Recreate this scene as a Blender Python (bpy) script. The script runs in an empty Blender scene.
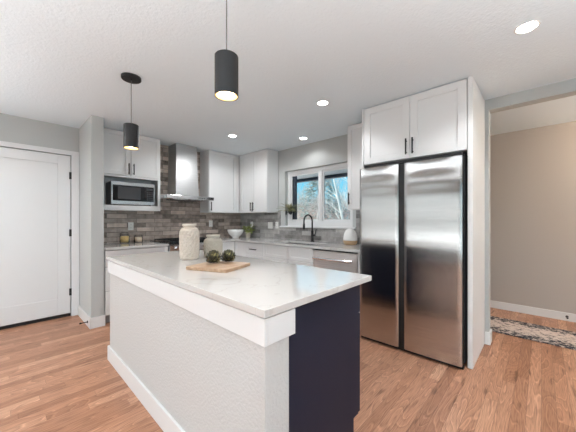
import bpy, bmesh, math, random
from mathutils import Vector, Matrix
C = bpy.context.scene.collection
SC = bpy.context.scene
PI = math.pi

# ------------------------------------------------------------------ camera
F_PX, CY_PX, YAW, EYE = 270.5, 220.0, 43.15, 1.24
cam_data = bpy.data.cameras.new('camera')
cam_data.sensor_width = 36.0
cam_data.lens = F_PX / 576.0 * 36.0
cam_data.shift_y = (CY_PX - 216.0) / 576.0
cam_data.clip_start = 0.02
cam = bpy.data.objects.new('camera', cam_data)
cam.location = (0, 0, EYE)
cam.rotation_euler = (math.radians(90), 0, math.radians(YAW - 90))
C.objects.link(cam)
SC.camera = cam
SC.view_settings.view_transform = 'Standard'
SC.view_settings.look = 'None'
SC.view_settings.gamma = 1.0
SC.view_settings.use_curve_mapping = False
SC.view_settings.exposure = 0.86

# ------------------------------------------------------------------ world
world = bpy.data.worlds.new('sky')
SC.world = world
world.use_nodes = True
wn = world.node_tree
wn.nodes.clear()
w_out = wn.nodes.new('ShaderNodeOutputWorld')
w_bg = wn.nodes.new('ShaderNodeBackground')
w_tc = wn.nodes.new('ShaderNodeTexCoord')
w_sep = wn.nodes.new('ShaderNodeSeparateXYZ')
w_ramp = wn.nodes.new('ShaderNodeValToRGB')
w_ramp.color_ramp.elements[0].position = 0.0
w_ramp.color_ramp.elements[0].color = (0.17, 0.48, 0.58, 1)
w_ramp.color_ramp.elements[1].position = 0.45
w_ramp.color_ramp.elements[1].color = (0.08, 0.33, 0.60, 1)
w_bg.inputs['Strength'].default_value = 1.0
wn.links.new(w_tc.outputs['Generated'], w_sep.inputs[0])
wn.links.new(w_sep.outputs['Z'], w_ramp.inputs['Fac'])
wn.links.new(w_ramp.outputs['Color'], w_bg.inputs['Color'])
wn.links.new(w_bg.outputs[0], w_out.inputs['Surface'])

def sun(name, direction, energy, col):
    d = bpy.data.lights.new(name, 'SUN')
    d.energy = energy; d.angle = math.radians(1.0); d.color = col
    o = bpy.data.objects.new(name, d); C.objects.link(o)
    o.location = (8, 12, 12)
    o.rotation_euler = Vector(direction).to_track_quat('-Z', 'Y').to_euler()
    return o
sun('sun', (0.60, -0.40, -0.90), 5.0, (1.0, 0.95, 0.86))

def area(name, loc, direction, sx, sy, energy, col=(1, 1, 1)):
    d = bpy.data.lights.new(name, 'AREA')
    d.shape = 'RECTANGLE'; d.size = sx; d.size_y = sy
    d.energy = energy; d.color = col
    o = bpy.data.objects.new(name, d); C.objects.link(o)
    o.location = loc
    o.rotation_euler = Vector(direction).to_track_quat('-Z', 'Y').to_euler()
    return o
# left: daylight of the living room windows; rear: fill added behind the camera
area('daylight_left_window', (-3.90, 0.85, 1.20), (1, 0, 0.35), 6.4, 1.75, 32, (0.95, 0.98, 1.0))
area('added_rear_fill', (0.6, -3.30, 1.20), (0, 1, 0.40), 3.9, 1.7, 14, (0.95, 0.98, 1.0))

# ------------------------------------------------------------------ materials
def new_mat(name):
    m = bpy.data.materials.new(name); m.use_nodes = True
    nt = m.node_tree
    b = nt.nodes['Principled BSDF']
    return m, nt, b
def setp(b, **k):
    for n, v in k.items():
        n = n.replace('_', ' ')
        if n in b.inputs: b.inputs[n].default_value = v
def rgba(c): return (c[0], c[1], c[2], 1.0)
def simple(name, col, rough=0.5, metal=0.0, spec=0.5, bump=0.0, bscale=200.0, bdist=0.001, vary=0.0):
    m, nt, b = new_mat(name)
    setp(b, Base_Color=rgba(col), Roughness=rough, Metallic=metal)
    b.inputs['Specular IOR Level'].default_value = spec
    tc = nt.nodes.new('ShaderNodeTexCoord')
    nz = nt.nodes.new('ShaderNodeTexNoise')
    nz.inputs['Scale'].default_value = bscale
    nz.inputs['Detail'].default_value = 3.0
    nt.links.new(tc.outputs['Object'], nz.inputs['Vector'])
    if bump > 0:
        bp = nt.nodes.new('ShaderNodeBump')
        bp.inputs['Strength'].default_value = bump
        bp.inputs['Distance'].default_value = bdist
        nt.links.new(nz.outputs['Fac'], bp.inputs['Height'])
        nt.links.new(bp.outputs[0], b.inputs['Normal'])
    mx = nt.nodes.new('ShaderNodeMixRGB')
    v = vary
    mx.inputs[1].default_value = rgba([x * (1 - v) for x in col])
    mx.inputs[2].default_value = rgba([min(1, x * (1 + v)) for x in col])
    n2 = nt.nodes.new('ShaderNodeTexNoise'); n2.inputs['Scale'].default_value = 9.0
    nt.links.new(tc.outputs['Object'], n2.inputs['Vector'])
    nt.links.new(n2.outputs['Fac'], mx.inputs[0])
    nt.links.new(mx.outputs[0], b.inputs['Base Color'])
    return m
def ramp(nt, stops):
    r = nt.nodes.new('ShaderNodeValToRGB')
    e = r.color_ramp.elements
    e[0].position = stops[0][0]; e[0].color = rgba(stops[0][1])
    e[1].position = stops[-1][0]; e[1].color = rgba(stops[-1][1])
    for p, c in stops[1:-1]:
        x = e.new(p); x.color = rgba(c)
    return r
def math_node(nt, op, a=None, b=None):
    n = nt.nodes.new('ShaderNodeMath'); n.operation = op
    if a is not None:
        if hasattr(a, 'links'): nt.links.new(a, n.inputs[0])
        else: n.inputs[0].default_value = a
    if b is not None:
        if hasattr(b, 'links'): nt.links.new(b, n.inputs[1])
        else: n.inputs[1].default_value = b
    return n.outputs[0]

M = {}
M['ceiling'] = simple('ceiling_paint', (0.80, 0.885, 0.935), 0.9, bump=0.6, bscale=60, bdist=0.006)
M['wall'] = simple('wall_paint', (0.50, 0.515, 0.505), 0.85, bump=0.3, bscale=130, bdist=0.002)
M['wall_light'] = simple('knee_wall_paint', (0.56, 0.56, 0.55), 0.8, bump=0.7, bscale=75, bdist=0.006)
M['hall_wall'] = simple('hall_wall_paint', (0.47, 0.43, 0.395), 0.85, bump=0.3, bscale=130, bdist=0.002)
M['trim'] = simple('white_trim_paint', (0.75, 0.755, 0.755), 0.42)
M['door'] = simple('white_door_paint', (0.74, 0.75, 0.75), 0.45)
M['cabinet'] = simple('white_cabinet_lacquer', (0.78, 0.78, 0.775), 0.38)
M['gap_shade_toe'] = simple('gap_shade_and_toe_grey', (0.42, 0.42, 0.43), 0.5)  # grey that stands in for shade in drawer gaps; also on toe kicks
M['navy'] = simple('navy_cabinet_lacquer', (0.012, 0.016, 0.034), 0.5, spec=0.25)
M['black'] = simple('matt_black_metal', (0.010, 0.010, 0.011), 0.5)
M['blackplastic'] = simple('black_plastic', (0.01, 0.01, 0.011), 0.5)
M['blackglass'] = simple('black_glass', (0.008, 0.008, 0.01), 0.06)
M['greyglass'] = simple('microwave_window_mesh', (0.06, 0.06, 0.065), 0.25)
M['chrome'] = simple('polished_steel', (0.78, 0.78, 0.79), 0.12, metal=1.0)
M['steelplain'] = simple('satin_steel', (0.60, 0.60, 0.61), 0.25, metal=1.0)
M['plastic'] = simple('white_plastic', (0.82, 0.81, 0.78), 0.35)
M['cord_grey'] = simple('grey_cord', (0.16, 0.16, 0.16), 0.6)
M['wire'] = simple('dark_wire', (0.10, 0.09, 0.08), 0.4, metal=0.8)
M['slot'] = simple('dark_slot', (0.05, 0.05, 0.05), 0.6)
M['ceramic'] = simple('white_glazed_ceramic', (0.82, 0.81, 0.79), 0.2)
M['vase_cream'] = simple('cream_ceramic', (0.60, 0.525, 0.45), 0.45)
M['vase_grey'] = simple('grey_washed_ceramic', (0.46, 0.415, 0.345), 0.65, bump=0.6, bscale=110, bdist=0.003, vary=0.25)
M['terracotta'] = simple('beige_pot_clay', (0.55, 0.50, 0.42), 0.7)
M['leaf'] = simple('green_leaf', (0.26, 0.30, 0.09), 0.5, vary=0.5)
M['leaf_dark'] = simple('grey_green_blade', (0.26, 0.26, 0.13), 0.5, vary=0.5)
M['pasta'] = simple('dry_pasta', (0.80, 0.52, 0.22), 0.6, bump=0.5, bscale=60, bdist=0.004, vary=0.5)
M['oats'] = simple('dry_oats', (0.75, 0.60, 0.44), 0.7, bump=0.5, bscale=60, bdist=0.004, vary=0.3)
M['snow'] = simple('snow_ground', (0.60, 0.55, 0.52), 0.9, vary=0.2)
M['bark'] = simple('brown_bark', (0.60, 0.50, 0.44), 0.9, vary=0.3)
M['birch'] = simple('white_birch_bark', (0.70, 0.66, 0.60), 0.8, vary=0.1)
M['pine'] = simple('evergreen_needles', (0.33, 0.37, 0.33), 0.8, vary=0.9)
M['brush'] = simple('red_brown_twigs', (0.62, 0.45, 0.39), 0.9, vary=0.3)
M['eave'] = simple('dark_gutter_paint', (0.03, 0.04, 0.07), 0.5)
M['wood_dark'] = simple('brown_wood', (0.22, 0.13, 0.08), 0.5)
M['wood_light'] = simple('light_wood_base', (0.55, 0.38, 0.22), 0.5, vary=0.15)

def glass(name, col=(1, 1, 1), rough=0.0, ior=1.3):
    m, nt, b = new_mat(name)
    nt.nodes.remove(b)
    out = nt.nodes['Material Output']
    tr = nt.nodes.new('ShaderNodeBsdfTransparent'); tr.inputs[0].default_value = rgba(col)
    gl = nt.nodes.new('ShaderNodeBsdfGlossy'); gl.inputs['Roughness'].default_value = rough
    fr = nt.nodes.new('ShaderNodeFresnel'); fr.inputs[0].default_value = ior
    mx = nt.nodes.new('ShaderNodeMixShader')
    nt.links.new(fr.outputs[0], mx.inputs[0]); nt.links.new(tr.outputs[0], mx.inputs[1])
    nt.links.new(gl.outputs[0], mx.inputs[2]); nt.links.new(mx.outputs[0], out.inputs['Surface'])
    return m
def sheer_mat():
    m, nt, b = new_mat('white_diffuser_sheet'); nt.nodes.remove(b)
    out = nt.nodes['Material Output']
    df = nt.nodes.new('ShaderNodeBsdfDiffuse'); df.inputs[0].default_value = (0.85, 0.85, 0.84, 1)
    tl = nt.nodes.new('ShaderNodeBsdfTranslucent'); tl.inputs[0].default_value = (0.85, 0.85, 0.84, 1)
    mx = nt.nodes.new('ShaderNodeMixShader'); mx.inputs[0].default_value = 0.5
    nt.links.new(df.outputs[0], mx.inputs[1]); nt.links.new(tl.outputs[0], mx.inputs[2]); nt.links.new(mx.outputs[0], out.inputs['Surface'])
    return m
M['sheer'] = sheer_mat()
M['glass'] = glass('window_glass', (0.94, 0.97, 0.98))
M['jarglass'] = glass('jar_glass', (0.99, 0.99, 0.99), 0.05, 1.12)

def emit(name, col, s):
    m, nt, b = new_mat(name)
    setp(b, Base_Color=rgba(col), Emission_Color=rgba(col), Emission_Strength=s)
    return m
M['lamp_white'] = emit('downlight_diffuser', (1.0, 0.97, 0.92), 9.0)
M['lamp_warm'] = emit('pendant_bulb', (1.0, 0.78, 0.48), 7.0)
M['pend_in'] = simple('pendant_inner_gold', (0.75, 0.55, 0.30), 0.4)

def brushed(name, col, rough, aniso, rot):
    m, nt, b = new_mat(name)
    setp(b, Base_Color=rgba(col), Metallic=1.0, Roughness=rough, Anisotropic=aniso, Anisotropic_Rotation=rot)
    tg = nt.nodes.new('ShaderNodeTangent'); tg.direction_type = 'RADIAL'; tg.axis = 'Z'
    nt.links.new(tg.outputs[0], b.inputs['Tangent'])
    tc = nt.nodes.new('ShaderNodeTexCoord'); mp = nt.nodes.new('ShaderNodeMapping')
    mp.inputs['Scale'].default_value = (3, 3, 260)
    nz = nt.nodes.new('ShaderNodeTexNoise'); nz.inputs['Scale'].default_value = 1.0
    nt.links.new(tc.outputs['Object'], mp.inputs[0]); nt.links.new(mp.outputs[0], nz.inputs['Vector'])
    r = ramp(nt, [(0.3, [c * 0.90 for c in col]), (0.7, [min(1, c * 1.06) for c in col])])
    nt.links.new(nz.outputs['Fac'], r.inputs[0]); nt.links.new(r.outputs[0], b.inputs['Base Color'])
    return m
M['steel'] = brushed('brushed_stainless', (0.58, 0.575, 0.57), 0.10, 0.0, 0.0)
def add_grain(m, k):
    # fine vertical-line polish: the micro surface scatters sideways only
    nt = m.node_tree; b = nt.nodes['Principled BSDF']
    tc = nt.nodes.new('ShaderNodeTexCoord'); geo = nt.nodes.new('ShaderNodeNewGeometry')
    sc = nt.nodes.new('ShaderNodeVectorMath'); sc.operation = 'SCALE'; sc.inputs['Scale'].default_value = 9173.0
    wn_ = nt.nodes.new('ShaderNodeTexWhiteNoise'); wn_.noise_dimensions = '3D'
    nt.links.new(tc.outputs['Object'], sc.inputs[0]); nt.links.new(sc.outputs[0], wn_.inputs['Vector'])
    v = math_node(nt, 'MULTIPLY', math_node(nt, 'SUBTRACT', wn_.outputs['Value'], 0.5), k)
    cb = nt.nodes.new('ShaderNodeCombineXYZ'); nt.links.new(v, cb.inputs[1])
    ad = nt.nodes.new('ShaderNodeVectorMath'); ad.operation = 'ADD'
    nm = nt.nodes.new('ShaderNodeVectorMath'); nm.operation = 'NORMALIZE'
    nt.links.new(geo.outputs['Normal'], ad.inputs[0]); nt.links.new(cb.outputs[0], ad.inputs[1])
    nt.links.new(ad.outputs[0], nm.inputs[0]); nt.links.new(nm.outputs[0], b.inputs['Normal'])
add_grain(M['steel'], 0.5)
M['softsteel'] = brushed('fingerprint_proof_stainless', (0.80, 0.76, 0.73), 0.5, 0.0, 0.0)
M['hoodsteel'] = brushed('hood_stainless', (0.56, 0.56, 0.555), 0.46, 0.3, 0.0)

def floor_mat():
    m, nt, b = new_mat('oak_strip_floor')
    L = nt.links
    tc = nt.nodes.new('ShaderNodeTexCoord')
    sep = nt.nodes.new('ShaderNodeSeparateXYZ'); L.new(tc.outputs['Object'], sep.inputs[0])
    X, Y = sep.outputs[0], sep.outputs[1]
    W = 0.072; LN = 0.95
    row_f = math_node(nt, 'DIVIDE', Y, W)
    row = math_node(nt, 'FLOOR', row_f)
    fy = math_node(nt, 'FRACT', row_f)
    wn1 = nt.nodes.new('ShaderNodeTexWhiteNoise'); wn1.noise_dimensions = '1D'; L.new(row, wn1.inputs['W'])
    off = math_node(nt, 'MULTIPLY', wn1.outputs['Value'], 7.0)
    col_f = math_node(nt, 'ADD', math_node(nt, 'DIVIDE', X, LN), off)
    coln = math_node(nt, 'FLOOR', col_f)
    fx = math_node(nt, 'FRACT', col_f)
    cmb = nt.nodes.new('ShaderNodeCombineXYZ'); L.new(row, cmb.inputs[0]); L.new(coln, cmb.inputs[1])
    wn2 = nt.nodes.new('ShaderNodeTexWhiteNoise'); wn2.noise_dimensions = '3D'; L.new(cmb.outputs[0], wn2.inputs['Vector'])
    base = ramp(nt, [(0.0, (0.34, 0.155, 0.085)), (0.35, (0.45, 0.222, 0.13)), (0.7, (0.50, 0.258, 0.157)), (1.0, (0.58, 0.325, 0.205))])
    L.new(wn2.outputs['Value'], base.inputs[0])
    # grain: contour lines of a stretched noise field, different in every board
    sh = math_node(nt, 'MULTIPLY', wn2.outputs['Value'], 37.0)
    gx = math_node(nt, 'ADD', math_node(nt, 'MULTIPLY', X, 1.1), sh)
    gy = math_node(nt, 'ADD', math_node(nt, 'MULTIPLY', Y, 7.0), sh)
    gc = nt.nodes.new('ShaderNodeCombineXYZ'); L.new(gx, gc.inputs[0]); L.new(gy, gc.inputs[1]); L.new(sh, gc.inputs[2])
    nz = nt.nodes.new('ShaderNodeTexNoise'); nz.inputs['Scale'].default_value = 1.0; nz.inputs['Detail'].default_value = 1.5
    L.new(gc.outputs[0], nz.inputs['Vector'])
    rings = math_node(nt, 'FRACT', math_node(nt, 'MULTIPLY', nz.outputs['Fac'], 17.0))
    rr = ramp(nt, [(0.0, (0.80, 0.78, 0.76)), (0.22, (1.0, 1.0, 1.0)), (0.72, (1.04, 1.04, 1.04)), (0.84, (1.34, 1.40, 1.46)), (1.0, (0.70, 0.66, 0.62))])
    L.new(rings, rr.inputs[0])
    mul = nt.nodes.new('ShaderNodeMixRGB'); mul.blend_type = 'MULTIPLY'; mul.inputs[0].default_value = 0.9
    L.new(base.outputs[0], mul.inputs[1]); L.new(rr.outputs[0], mul.inputs[2])
    # fine pores
    mp = nt.nodes.new('ShaderNodeMapping'); mp.inputs['Scale'].default_value = (9, 190, 1)
    L.new(tc.outputs['Object'], mp.inputs[0])
    n3 = nt.nodes.new('ShaderNodeTexNoise'); n3.inputs['Scale'].default_value = 1.0; n3.inputs['Detail'].default_value = 3
    L.new(mp.outputs[0], n3.inputs['Vector'])
    pr = ramp(nt, [(0.34, (0.58, 0.52, 0.50)), (0.52, (1.0, 1.0, 1.0)), (0.8, (1.08, 1.08, 1.08))]); L.new(n3.outputs['Fac'], pr.inputs[0])
    m2 = nt.nodes.new('ShaderNodeMixRGB'); m2.blend_type = 'MULTIPLY'; m2.inputs[0].default_value = 0.75
    L.new(mul.outputs[0], m2.inputs[1]); L.new(pr.outputs[0], m2.inputs[2])
    # dark streaks and knots
    mp4 = nt.nodes.new('ShaderNodeMapping'); mp4.inputs['Scale'].default_value = (3.0, 22, 1)
    L.new(tc.outputs['Object'], mp4.inputs[0])
    n4 = nt.nodes.new('ShaderNodeTexNoise'); n4.inputs['Scale'].default_value = 1.0; n4.inputs['Detail'].default_value = 2
    L.new(mp4.outputs[0], n4.inputs['Vector'])
    kr = ramp(nt, [(0.0, (1, 1, 1)), (0.63, (1, 1, 1)), (0.72, (0.45, 0.38, 0.34)), (1.0, (0.35, 0.3, 0.28))]); L.new(n4.outputs['Fac'], kr.inputs[0])
    m5 = nt.nodes.new('ShaderNodeMixRGB'); m5.blend_type = 'MULTIPLY'; m5.inputs[0].default_value = 0.9
    L.new(m2.outputs[0], m5.inputs[1]); L.new(kr.outputs[0], m5.inputs[2])
    # joints between boards
    ey = math_node(nt, 'LESS_THAN', fy, 0.035)
    ex = math_node(nt, 'LESS_THAN', fx, 0.0022)
    ed = math_node(nt, 'MAXIMUM', ey, ex)
    m3 = nt.nodes.new('ShaderNodeMixRGB'); L.new(math_node(nt, 'MULTIPLY', ed, 0.5), m3.inputs[0])
    L.new(m5.outputs[0], m3.inputs[1]); m3.inputs[2].default_value = (0.10, 0.045, 0.025, 1)
    L.new(m3.outputs[0], b.inputs['Base Color'])
    b.inputs['Roughness'].default_value = 0.38
    bp = nt.nodes.new('ShaderNodeBump'); bp.inputs['Strength'].default_value = 0.15; bp.inputs['Distance'].default_value = 0.001
    bp.invert = True
    L.new(ed, bp.inputs['Height']); L.new(bp.outputs[0], b.inputs['Normal'])
    return m
M['floor'] = floor_mat()

def tile_mat(name, axis, c1, c2, mortar):
    m, nt, b = new_mat(name); L = nt.links
    tc = nt.nodes.new('ShaderNodeTexCoord'); sep = nt.nodes.new('ShaderNodeSeparateXYZ')
    L.new(tc.outputs['Object'], sep.inputs[0])
    cb = nt.nodes.new('ShaderNodeCombineXYZ')
    L.new(sep.outputs[axis], cb.inputs[0]); L.new(sep.outputs[2], cb.inputs[1])
    br = nt.nodes.new('ShaderNodeTexBrick'); br.offset = 0.5
    br.inputs['Scale'].default_value = 1.0
    br.inputs['Brick Width'].default_value = 0.255
    br.inputs['Row Height'].default_value = 0.0665
    br.inputs['Mortar Size'].default_value = 0.0028
    br.inputs['Mortar Smooth'].default_value = 0.3
    br.inputs['Bias'].default_value = 0.0
    br.inputs['Color1'].default_value = (0, 0, 0, 1); br.inputs['Color2'].default_value = (1, 1, 1, 1)
    br.inputs['Mortar'].default_value = (0.5, 0.5, 0.5, 1)
    L.new(cb.outputs[0], br.inputs['Vector'])
    nz = nt.nodes.new('ShaderNodeTexNoise'); nz.inputs['Scale'].default_value = 14; nz.inputs['Detail'].default_value = 5
    L.new(tc.outputs['Object'], nz.inputs['Vector'])
    ad = math_node(nt, 'ADD', math_node(nt, 'MULTIPLY', br.outputs['Color'], 0.5), math_node(nt, 'MULTIPLY', nz.outputs['Fac'], 0.6))
    r = ramp(nt, [(0.20, c1), (0.85, c2)]); L.new(ad, r.inputs[0])
    mx = nt.nodes.new('ShaderNodeMixRGB'); L.new(br.outputs['Fac'], mx.inputs[0]); L.new(r.outputs[0], mx.inputs[1])
    mx.inputs[2].default_value = rgba(mortar)
    L.new(mx.outputs[0], b.inputs['Base Color'])
    rg = math_node(nt, 'ADD', math_node(nt, 'MULTIPLY', br.outputs['Fac'], 0.5), 0.16)
    L.new(rg, b.inputs['Roughness'])
    b.inputs['Specular IOR Level'].default_value = 0.6
    hh = math_node(nt, 'SUBTRACT', math_node(nt, 'MULTIPLY', nz.outputs['Fac'], 0.8), br.outputs['Fac'])
    bp = nt.nodes.new('ShaderNodeBump'); bp.inputs['Strength'].default_value = 0.9; bp.inputs['Distance'].default_value = 0.010
    L.new(hh, bp.inputs['Height']); L.new(bp.outputs[0], b.inputs['Normal'])
    return m
M['tile_hood'] = tile_mat('grey_tile_hood_wall', 0, (0.14, 0.11, 0.09), (0.72, 0.59, 0.51), (0.14, 0.12, 0.105))
M['tile_window'] = tile_mat('grey_tile_window_wall', 1, (0.15, 0.145, 0.14), (0.54, 0.52, 0.50), (0.30, 0.29, 0.28))

def quartz():
    m, nt, b = new_mat('white_quartz'); L = nt.links
    tc = nt.nodes.new('ShaderNodeTexCoord')
    nz = nt.nodes.new('ShaderNodeTexNoise'); nz.inputs['Scale'].default_value = 2.2; nz.inputs['Detail'].default_value = 5; nz.inputs['Distortion'].default_value = 1.2
    L.new(tc.outputs['Object'], nz.inputs['Vector'])
    a = math_node(nt, 'ABSOLUTE', math_node(nt, 'SUBTRACT', nz.outputs['Fac'], 0.5))
    r = ramp(nt, [(0.0, (0.53, 0.505, 0.48)), (0.004, (0.56, 0.54, 0.52)), (0.010, (0.595, 0.58, 0.565)), (1.0, (0.605, 0.59, 0.575))])
    L.new(a, r.inputs[0]); L.new(r.outputs[0], b.inputs['Base Color'])
    setp(b, Roughness=0.07)
    b.inputs['Specular IOR Level'].default_value = 0.9
    return m
M['quartz'] = quartz()

def board_mat():
    m, nt, b = new_mat('bamboo_board'); L = nt.links
    tc = nt.nodes.new('ShaderNodeTexCoord'); mp = nt.nodes.new('ShaderNodeMapping'); mp.inputs['Scale'].default_value = (2.5, 45, 45)
    nz = nt.nodes.new('ShaderNodeTexNoise'); nz.inputs['Scale'].default_value = 1
    L.new(tc.outputs['Object'], mp.inputs[0]); L.new(mp.outputs[0], nz.inputs['Vector'])
    r = ramp(nt, [(0.3, (0.33, 0.20, 0.12)), (0.7, (0.50, 0.35, 0.235))])
    L.new(nz.outputs['Fac'], r.inputs[0]); L.new(r.outputs[0], b.inputs['Base Color'])
    setp(b, Roughness=0.5)
    return m
M['board'] = board_mat()

def rug_mat():
    m, nt, b = new_mat('distressed_runner'); L = nt.links
    tc = nt.nodes.new('ShaderNodeTexCoord')
    sep = nt.nodes.new('ShaderNodeSeparateXYZ'); L.new(tc.outputs['Object'], sep.inputs[0])
    n1 = nt.nodes.new('ShaderNodeTexNoise'); n1.inputs['Scale'].default_value = 26; n1.inputs['Detail'].default_value = 6; n1.inputs['Roughness'].default_value = 0.75
    L.new(tc.outputs['Object'], n1.inputs['Vector'])
    # darker ornament bands along both long borders
    ax = math_node(nt, 'ABSOLUTE', sep.outputs[0])
    band = nt.nodes.new('ShaderNodeMapRange'); band.inputs[1].default_value = 0.10; band.inputs[2].default_value = 0.19
    band.inputs[3].default_value = 0.0; band.inputs[4].default_value = 0.09
    L.new(ax, band.inputs[0])
    s = math_node(nt, 'SUBTRACT', n1.outputs['Fac'], band.outputs[0])
    r = ramp(nt, [(0.34, (0.025, 0.025, 0.035)), (0.42, (0.16, 0.14, 0.14)), (0.47, (0.58, 0.48, 0.43)), (0.7, (0.72, 0.61, 0.55))])
    L.new(s, r.inputs[0]); L.new(r.outputs[0], b.inputs['Base Color'])
    setp(b, Roughness=0.95)
    return m
M['rug'] = rug_mat()

def artichoke_mat():
    m, nt, b = new_mat('artichoke_leaf'); L = nt.links
    tc = nt.nodes.new('ShaderNodeTexCoord')
    nz = nt.nodes.new('ShaderNodeTexNoise'); nz.inputs['Scale'].default_value = 30
    L.new(tc.outputs['Object'], nz.inputs['Vector'])
    r = ramp(nt, [(0.42, (0.018, 0.016, 0.008)), (0.56, (0.10, 0.09, 0.03)), (0.70, (0.42, 0.38, 0.16))])
    L.new(nz.outputs['Fac'], r.inputs[0]); L.new(r.outputs[0], b.inputs['Base Color'])
    setp(b, Roughness=0.5)
    return m
M['artichoke'] = artichoke_mat()
M['artichoke_dark'] = simple('artichoke_inner', (0.02, 0.018, 0.01), 0.6)

# ------------------------------------------------------------------ mesh helpers
class MB:
    def __init__(s): s.bm = bmesh.new()
    def box(s, x0, x1, y0, y1, z0, z1):
        x0, x1 = min(x0, x1), max(x0, x1); y0, y1 = min(y0, y1), max(y0, y1); z0, z1 = min(z0, z1), max(z0, z1)
        v = [s.bm.verts.new(p) for p in ((x0, y0, z0), (x1, y0, z0), (x1, y1, z0), (x0, y1, z0), (x0, y0, z1), (x1, y0, z1), (x1, y1, z1), (x0, y1, z1))]
        for f in ((0, 3, 2, 1), (4, 5, 6, 7), (0, 1, 5, 4), (1, 2, 6, 5), (2, 3, 7, 6), (3, 0, 4, 7)):
            s.bm.faces.new([v[i] for i in f])
        return s
    def hull(s, bottom, top):
        a = [s.bm.verts.new(p) for p in bottom]; b = [s.bm.verts.new(p) for p in top]
        n = len(a)
        s.bm.faces.new(list(reversed(a))); s.bm.faces.new(b)
        for i in range(n):
            s.bm.faces.new([a[i], a[(i + 1) % n], b[(i + 1) % n], b[i]])
        return s
    def prism(s, pts, axis, a0, a1):
        # pts: 2-D outline in the plane across `axis`
        def P(p, a):
            return {0: (a, p[0], p[1]), 1: (p[0], a, p[1]), 2: (p[0], p[1], a)}[axis]
        return s.hull([P(p, a0) for p in pts], [P(p, a1) for p in pts])
    def tube(s, pts, r, n=10, cap=True):
        pts = [Vector(p) for p in pts]
        rs = r if isinstance(r, (list, tuple)) else [r] * len(pts)
        rings = []
        prev = None
        for i, p in enumerate(pts):
            t = (pts[min(i + 1, len(pts) - 1)] - pts[max(i - 1, 0)]).normalized()
            if prev is None:
                a = Vector((0, 0, 1)) if abs(t.z) < 0.9 else Vector((1, 0, 0))
                u = t.cross(a).normalized()
            else:
                u = (prev - t * prev.dot(t)).normalized()
            prev = u
            w = t.cross(u)
            rings.append([s.bm.verts.new(p + (u * math.cos(2 * PI * k / n) + w * math.sin(2 * PI * k / n)) * rs[i]) for k in range(n)])
        for a, b in zip(rings, rings[1:]):
            for k in range(n):
                s.bm.faces.new([a[k], a[(k + 1) % n], b[(k + 1) % n], b[k]])
        if cap:
            s.bm.faces.new(list(reversed(rings[0]))); s.bm.faces.new(rings[-1])
        return s
    def lathe(s, prof, c=(0, 0, 0), n=32, axis=2, fn=None):
        rings = []
        for j, (r, z) in enumerate(prof):
            ring = []
            for k in range(n):
                a = 2 * PI * k / n
                rr = max(r, 1e-4) * (fn(a, z, r) if fn else 1.0)
                p = (rr * math.cos(a), rr * math.sin(a), z)
                if axis == 0: p = (p[2], p[0], p[1])
                if axis == 1: p = (p[0], p[2], p[1])
                ring.append(s.bm.verts.new(Vector(c) + Vector(p)))
            rings.append(ring)
        for a, b in zip(rings, rings[1:]):
            for k in range(n):
                s.bm.faces.new([a[k], a[(k + 1) % n], b[(k + 1) % n], b[k]])
        s.bm.faces.new(list(reversed(rings[0]))); s.bm.faces.new(rings[-1])
        return s
    def quadleaf(s, base, tip, width, up, bend=0.0):
        base, tip, up = Vector(base), Vector(tip), Vector(up)
        d = tip - base
        side = d.cross(up)
        side = side.normalized() if side.length > 1e-6 else Vector((1, 0, 0))
        n = side.cross(d).normalized()
        rows = []
        for t, w in ((0, 0.25), (0.35, 1.0), (0.7, 0.75), (1.0, 0.06)):
            c = base + d * t + n * bend * math.sin(t * PI)
            th = n * 0.0008
            rows.append([s.bm.verts.new(c - side * width * w / 2), s.bm.verts.new(c + th * 2 + n * width * 0.12), s.bm.verts.new(c + side * width * w / 2), s.bm.verts.new(c - th + n * width * 0.12)])
        for a, b in zip(rows, rows[1:]):
            for k in range(4):
                s.bm.faces.new([a[k], a[(k + 1) % 4], b[(k + 1) % 4], b[k]])
        s.bm.faces.new(list(reversed(rows[0]))); s.bm.faces.new(rows[-1])
        return s

ROOT = {}
def wloc(o):
    p = Vector((0, 0, 0))
    while o is not None:
        p += Vector(o.location); o = o.parent
    return p
def obj(name, mb, mat, parent=None, bevel=0.0, smooth=False, origin=None, seg=2):
    bm = mb.bm
    org = wloc(parent) if parent is not None else Vector(origin or (0, 0, 0))
    bmesh.ops.recalc_face_normals(bm, faces=bm.faces)
    for v in bm.verts: v.co -= org
    me = bpy.data.meshes.new(name)
    bm.to_mesh(me); bm.free()
    me.materials.append(M[mat] if isinstance(mat, str) else mat)
    o = bpy.data.objects.new(name, me)
    C.objects.link(o)
    if parent is not None: o.parent = parent
    else: o.location = org
    if bevel > 0:
        b = o.modifiers.new('bevel', 'BEVEL'); b.width = bevel; b.segments = seg; b.limit_method = 'ANGLE'; b.angle_limit = math.radians(40)
    if smooth:
        for p in me.polygons: p.use_smooth = True
    return o
def smooth_by_angle(o, deg=35):
    me = o.data
    for p in me.polygons: p.use_smooth = True
    try: me.set_sharp_from_angle(angle=math.radians(deg))
    except Exception: pass
    return o
def struct(name, mb, mat, bevel=0.0, label=None):
    o = obj(name, mb, mat, None, bevel); o['kind'] = 'structure'
    if label: o['label'] = label
    return o
def thing(name, label, cat, loc=(0, 0, 0), group=None):
    o = bpy.data.objects.new(name, None); C.objects.link(o)
    o.empty_display_size = 0.1
    o.location = loc; o['label'] = label; o['category'] = cat
    if group: o['group'] = group
    return o
def tag(o, label, cat, group=None):
    o['label'] = label; o['category'] = cat
    if group: o['group'] = group
    return o
def copy_tree(o, parent=None):
    c = o.copy(); C.objects.link(c)
    if parent is not None: c.parent = parent
    for ch in list(o.children): copy_tree(ch, c)
    return c

# ------------------------------------------------------------------ dimensions
H = 2.44
YH = 4.43      # range wall
XW = 3.33      # window wall
KC = 0.913     # kitchen worktop height
WX0, WY0 = -3.8, -3.2

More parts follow.
